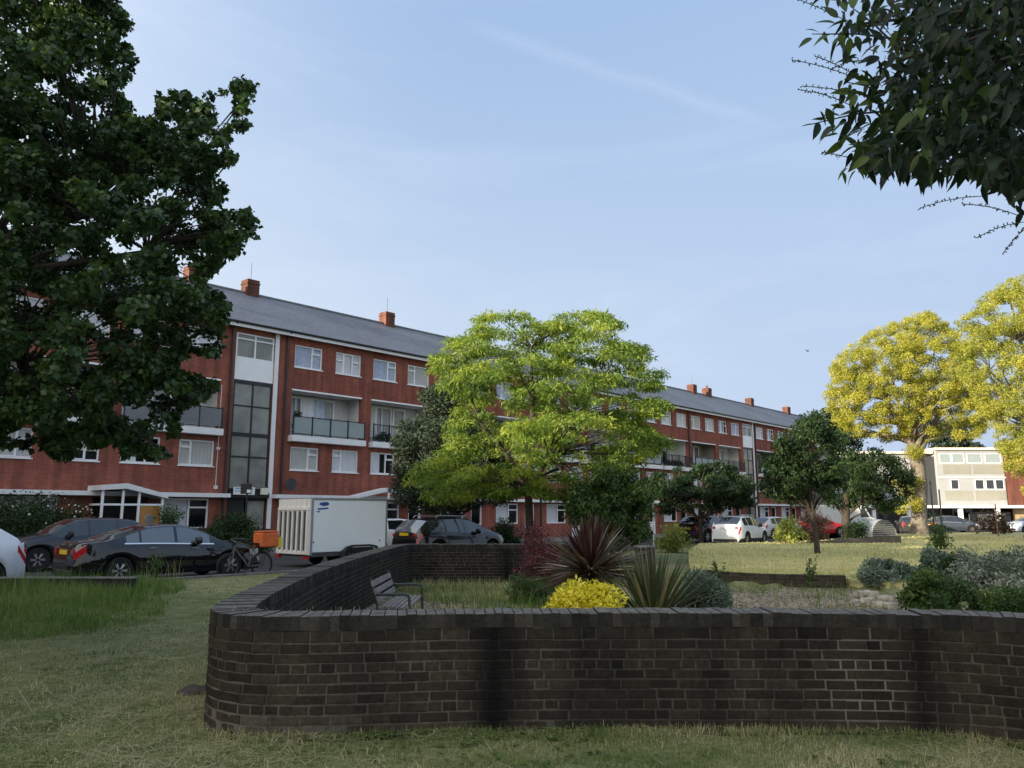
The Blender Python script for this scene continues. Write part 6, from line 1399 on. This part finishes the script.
# tall uncut grass at the left
TG = [(-8.5, 10.3), (-6.6, 10.5), (-5.7, 11.3), (-5.7, 12.6), (-6.3, 14.8), (-7.3, 17.6), (-8.1, 19.6), (-9.2, 18.6), (-14, 17.6), (-14, 12)]
tp = np.array(TG); n_ = 90000; x = RNG.uniform(-13, -5.2, n_); y = RNG.uniform(10.2, 20, n_)
def inp(x, y, G):
    c = np.zeros(len(x), bool); j = len(G) - 1
    for i in range(len(G)):
        xi, yi = G[i]; xj, yj = G[j]
        if yi != yj: c ^= ((yi > y) != (yj > y)) & (x < (xj - xi) * (y - yi) / (yj - yi) + xi)
        j = i
    return c
k = inp(x + (vnoise(x, y, 1.2, 3) - .5) * .9, y + (vnoise(x, y, 1.2, 4) - .5) * .9, tp) & ((x * N.x + y * N.y) > BE + .1); x, y = x[k], y[k]
fr = sum(inp(x + .75 * math.cos(q_), y + 1.0 * math.sin(q_), tp).astype(float) for q_ in np.arange(0, 6.28, .7)) / 9; kk = RNG.random(len(x)) < (.12 + .75 * vnoise(x, y, 2.2, 63)) * (.35 + .65 * fr); x, y, fr = x[kk], y[kk], fr[kk]; h = (.08 + .55 * fbm(x, y, 1.6, 61) ** 1.3) * (.45 + .75 * RNG.random(len(x))) * (.2 + .9 * fr ** 1.5)
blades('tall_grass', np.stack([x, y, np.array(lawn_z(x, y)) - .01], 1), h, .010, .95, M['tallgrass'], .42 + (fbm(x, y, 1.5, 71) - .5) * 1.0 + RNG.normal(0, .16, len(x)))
# rough grass inside the garden (by the far wall, by the low wall, edges of the path)
x, y = scatter_px(70000, 395, 1060, 568, 618, GARDZ); f_ = fbm(x, y, .9, 81)
pn = vnoise(x, y, 1.3, 83) * .6 + vnoise(x, y, 4, 84) * .4
k = in_garden(x + .0, y) & in_garden(x - .4, y) & in_garden(x, y + .3) & (y > 7.2) & (((pn > .68) & (RNG.random(len(x)) < .4)) | (y > 17.2 - 2.5 * f_) & (x < 2.4 + 2 * pn) & (RNG.random(len(x)) < .35 + pn * .8) | (y > 17.4) & (RNG.random(len(x)) < pn * .5)); x, y, f_ = x[k], y[k], f_[k]
h = .05 + .16 * np.clip((y - 14) / 5, 0, 1) * RNG.random(len(x)) + .05 * RNG.random(len(x))
blades('rough_garden_grass', np.stack([x, y, np.full(len(x), GARDZ)], 1), h, .011, .6, M['grass'], .45 + (f_ - .5) * 1.6 + RNG.normal(0, .16, len(x)))
# far lawn
x, y = scatter_px(90000, 640, 1100, 536, 600, RLAWN); k = inp(x, y, np.array(RL)) & (y < 62); x, y = x[k], y[k]; f_ = fbm(x, y, .6, 91); kk = RNG.random(len(x)) < .2 + .8 * f_; x, y, f_ = x[kk], y[kk], f_[kk]
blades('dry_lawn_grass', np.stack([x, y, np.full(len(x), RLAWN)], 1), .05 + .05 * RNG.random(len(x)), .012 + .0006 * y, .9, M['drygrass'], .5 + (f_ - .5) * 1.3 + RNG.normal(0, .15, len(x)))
# weeds and dead stalks on the coping and along the foot of the wall
x = RNG.uniform(-2.3, 3.5, 260); y = 6.3 + RNG.uniform(.05, .33, 260) ; k = RNG.random(260) < vnoise(x, y, 2.2, 5); x, y = x[k], y[k]
blades('coping_weeds', np.stack([x, y, np.full(len(x), .868)], 1), .02 + .03 * RNG.random(len(x)), .004, .8, M['grass'], .75 + RNG.normal(0, .15, len(x)))

# taller seed stalks in the uncut grass, broad-leaved weeds in the lawn, litter and weeds in the bed
n_ = 1500; x = RNG.uniform(-13, -5.4, n_); y = RNG.uniform(10.4, 19.8, n_); k = inp(x, y, tp) & (RNG.random(n_) < 1.6 * np.clip(vnoise(x, y, .9, 201) - .3, 0, 1)) & ((x * N.x + y * N.y) > BE + .1); x, y = x[k], y[k]
blades('seed_stalks', np.stack([x, y, np.zeros(len(x))], 1), .45 + .35 * RNG.random(len(x)), .008, .25, M['tallgrass'], .8 + RNG.normal(0, .12, len(x)))
x, y = scatter_px(5200, -80, 1110, 590, 830); k = ~in_garden(x, y) & ((x * N.x + y * N.y) > BE + .3) & (x < 6) & ~((x > 4.6) & (y > 6.5)) & (RNG.random(len(x)) < 2.2 * np.clip(vnoise(x, y, .8, 211) - .45, 0, 1)); x, y = x[k], y[k]
xx = np.repeat(x, 7); yy = np.repeat(y, 7); a_ = RNG.random(len(xx)) * 6.283; d3 = np.stack([np.cos(a_), np.sin(a_), .35 + .4 * RNG.random(len(xx))], 1)
tag(leafmesh('lawn_weeds', M['lf_mid'], np.stack([xx, yy, np.array(lawn_z(xx, yy)) + .012], 1), d3, np.tile([0, 0, 1.], (len(xx), 1)) + .2 * rdir(len(xx)), .018 + .022 * RNG.random(len(xx)), .85 + RNG.normal(0, .2, len(xx)), 'round'), kind='stuff')
x = np.concatenate([RNG.normal(1.4, 1.5, 1500), RNG.normal(-1.2, 1.0, 700), RNG.normal(4.2, 1.0, 500), RNG.uniform(-2.4, 2.2, 900)]); y = np.concatenate([RNG.normal(13.0, .9, 1500), RNG.normal(15.5, 1.2, 700), RNG.normal(14.5, 1.6, 500), RNG.uniform(17.5, 19.8, 900)]); k = in_garden(x, y) & in_garden(x - .45, y) & (y > 8); x, y = x[k], y[k]
n_ = len(x); tag(leafmesh('leaf_litter', M['lf_brown'], np.stack([x, y, np.full(n_, GARDZ + .012)], 1), rdir(n_) * np.array([1, 1, .3]), rdir(n_) * .5 + np.array([0, 0, 1.]), .05 + .04 * RNG.random(n_), RNG.random(n_), 'leaf'), kind='stuff')
x = np.concatenate([RNG.normal(1.6, 1.0, 1300), RNG.normal(-.2, .9, 900), RNG.normal(6.2, .9, 220)]); y = np.concatenate([RNG.normal(13.6, .9, 1300), RNG.normal(15.6, 1.0, 900), RNG.normal(15.5, 1.5, 220)]); k = in_garden(x, y) & in_garden(x - .45, y) & (y > 9); x, y = x[k], y[k]
blades('bed_weeds', np.stack([x, y, np.full(len(x), GARDZ)], 1), .12 + .38 * RNG.random(len(x)) ** 2, .012, .6, M['tallgrass'], .4 + RNG.normal(0, .2, len(x)))
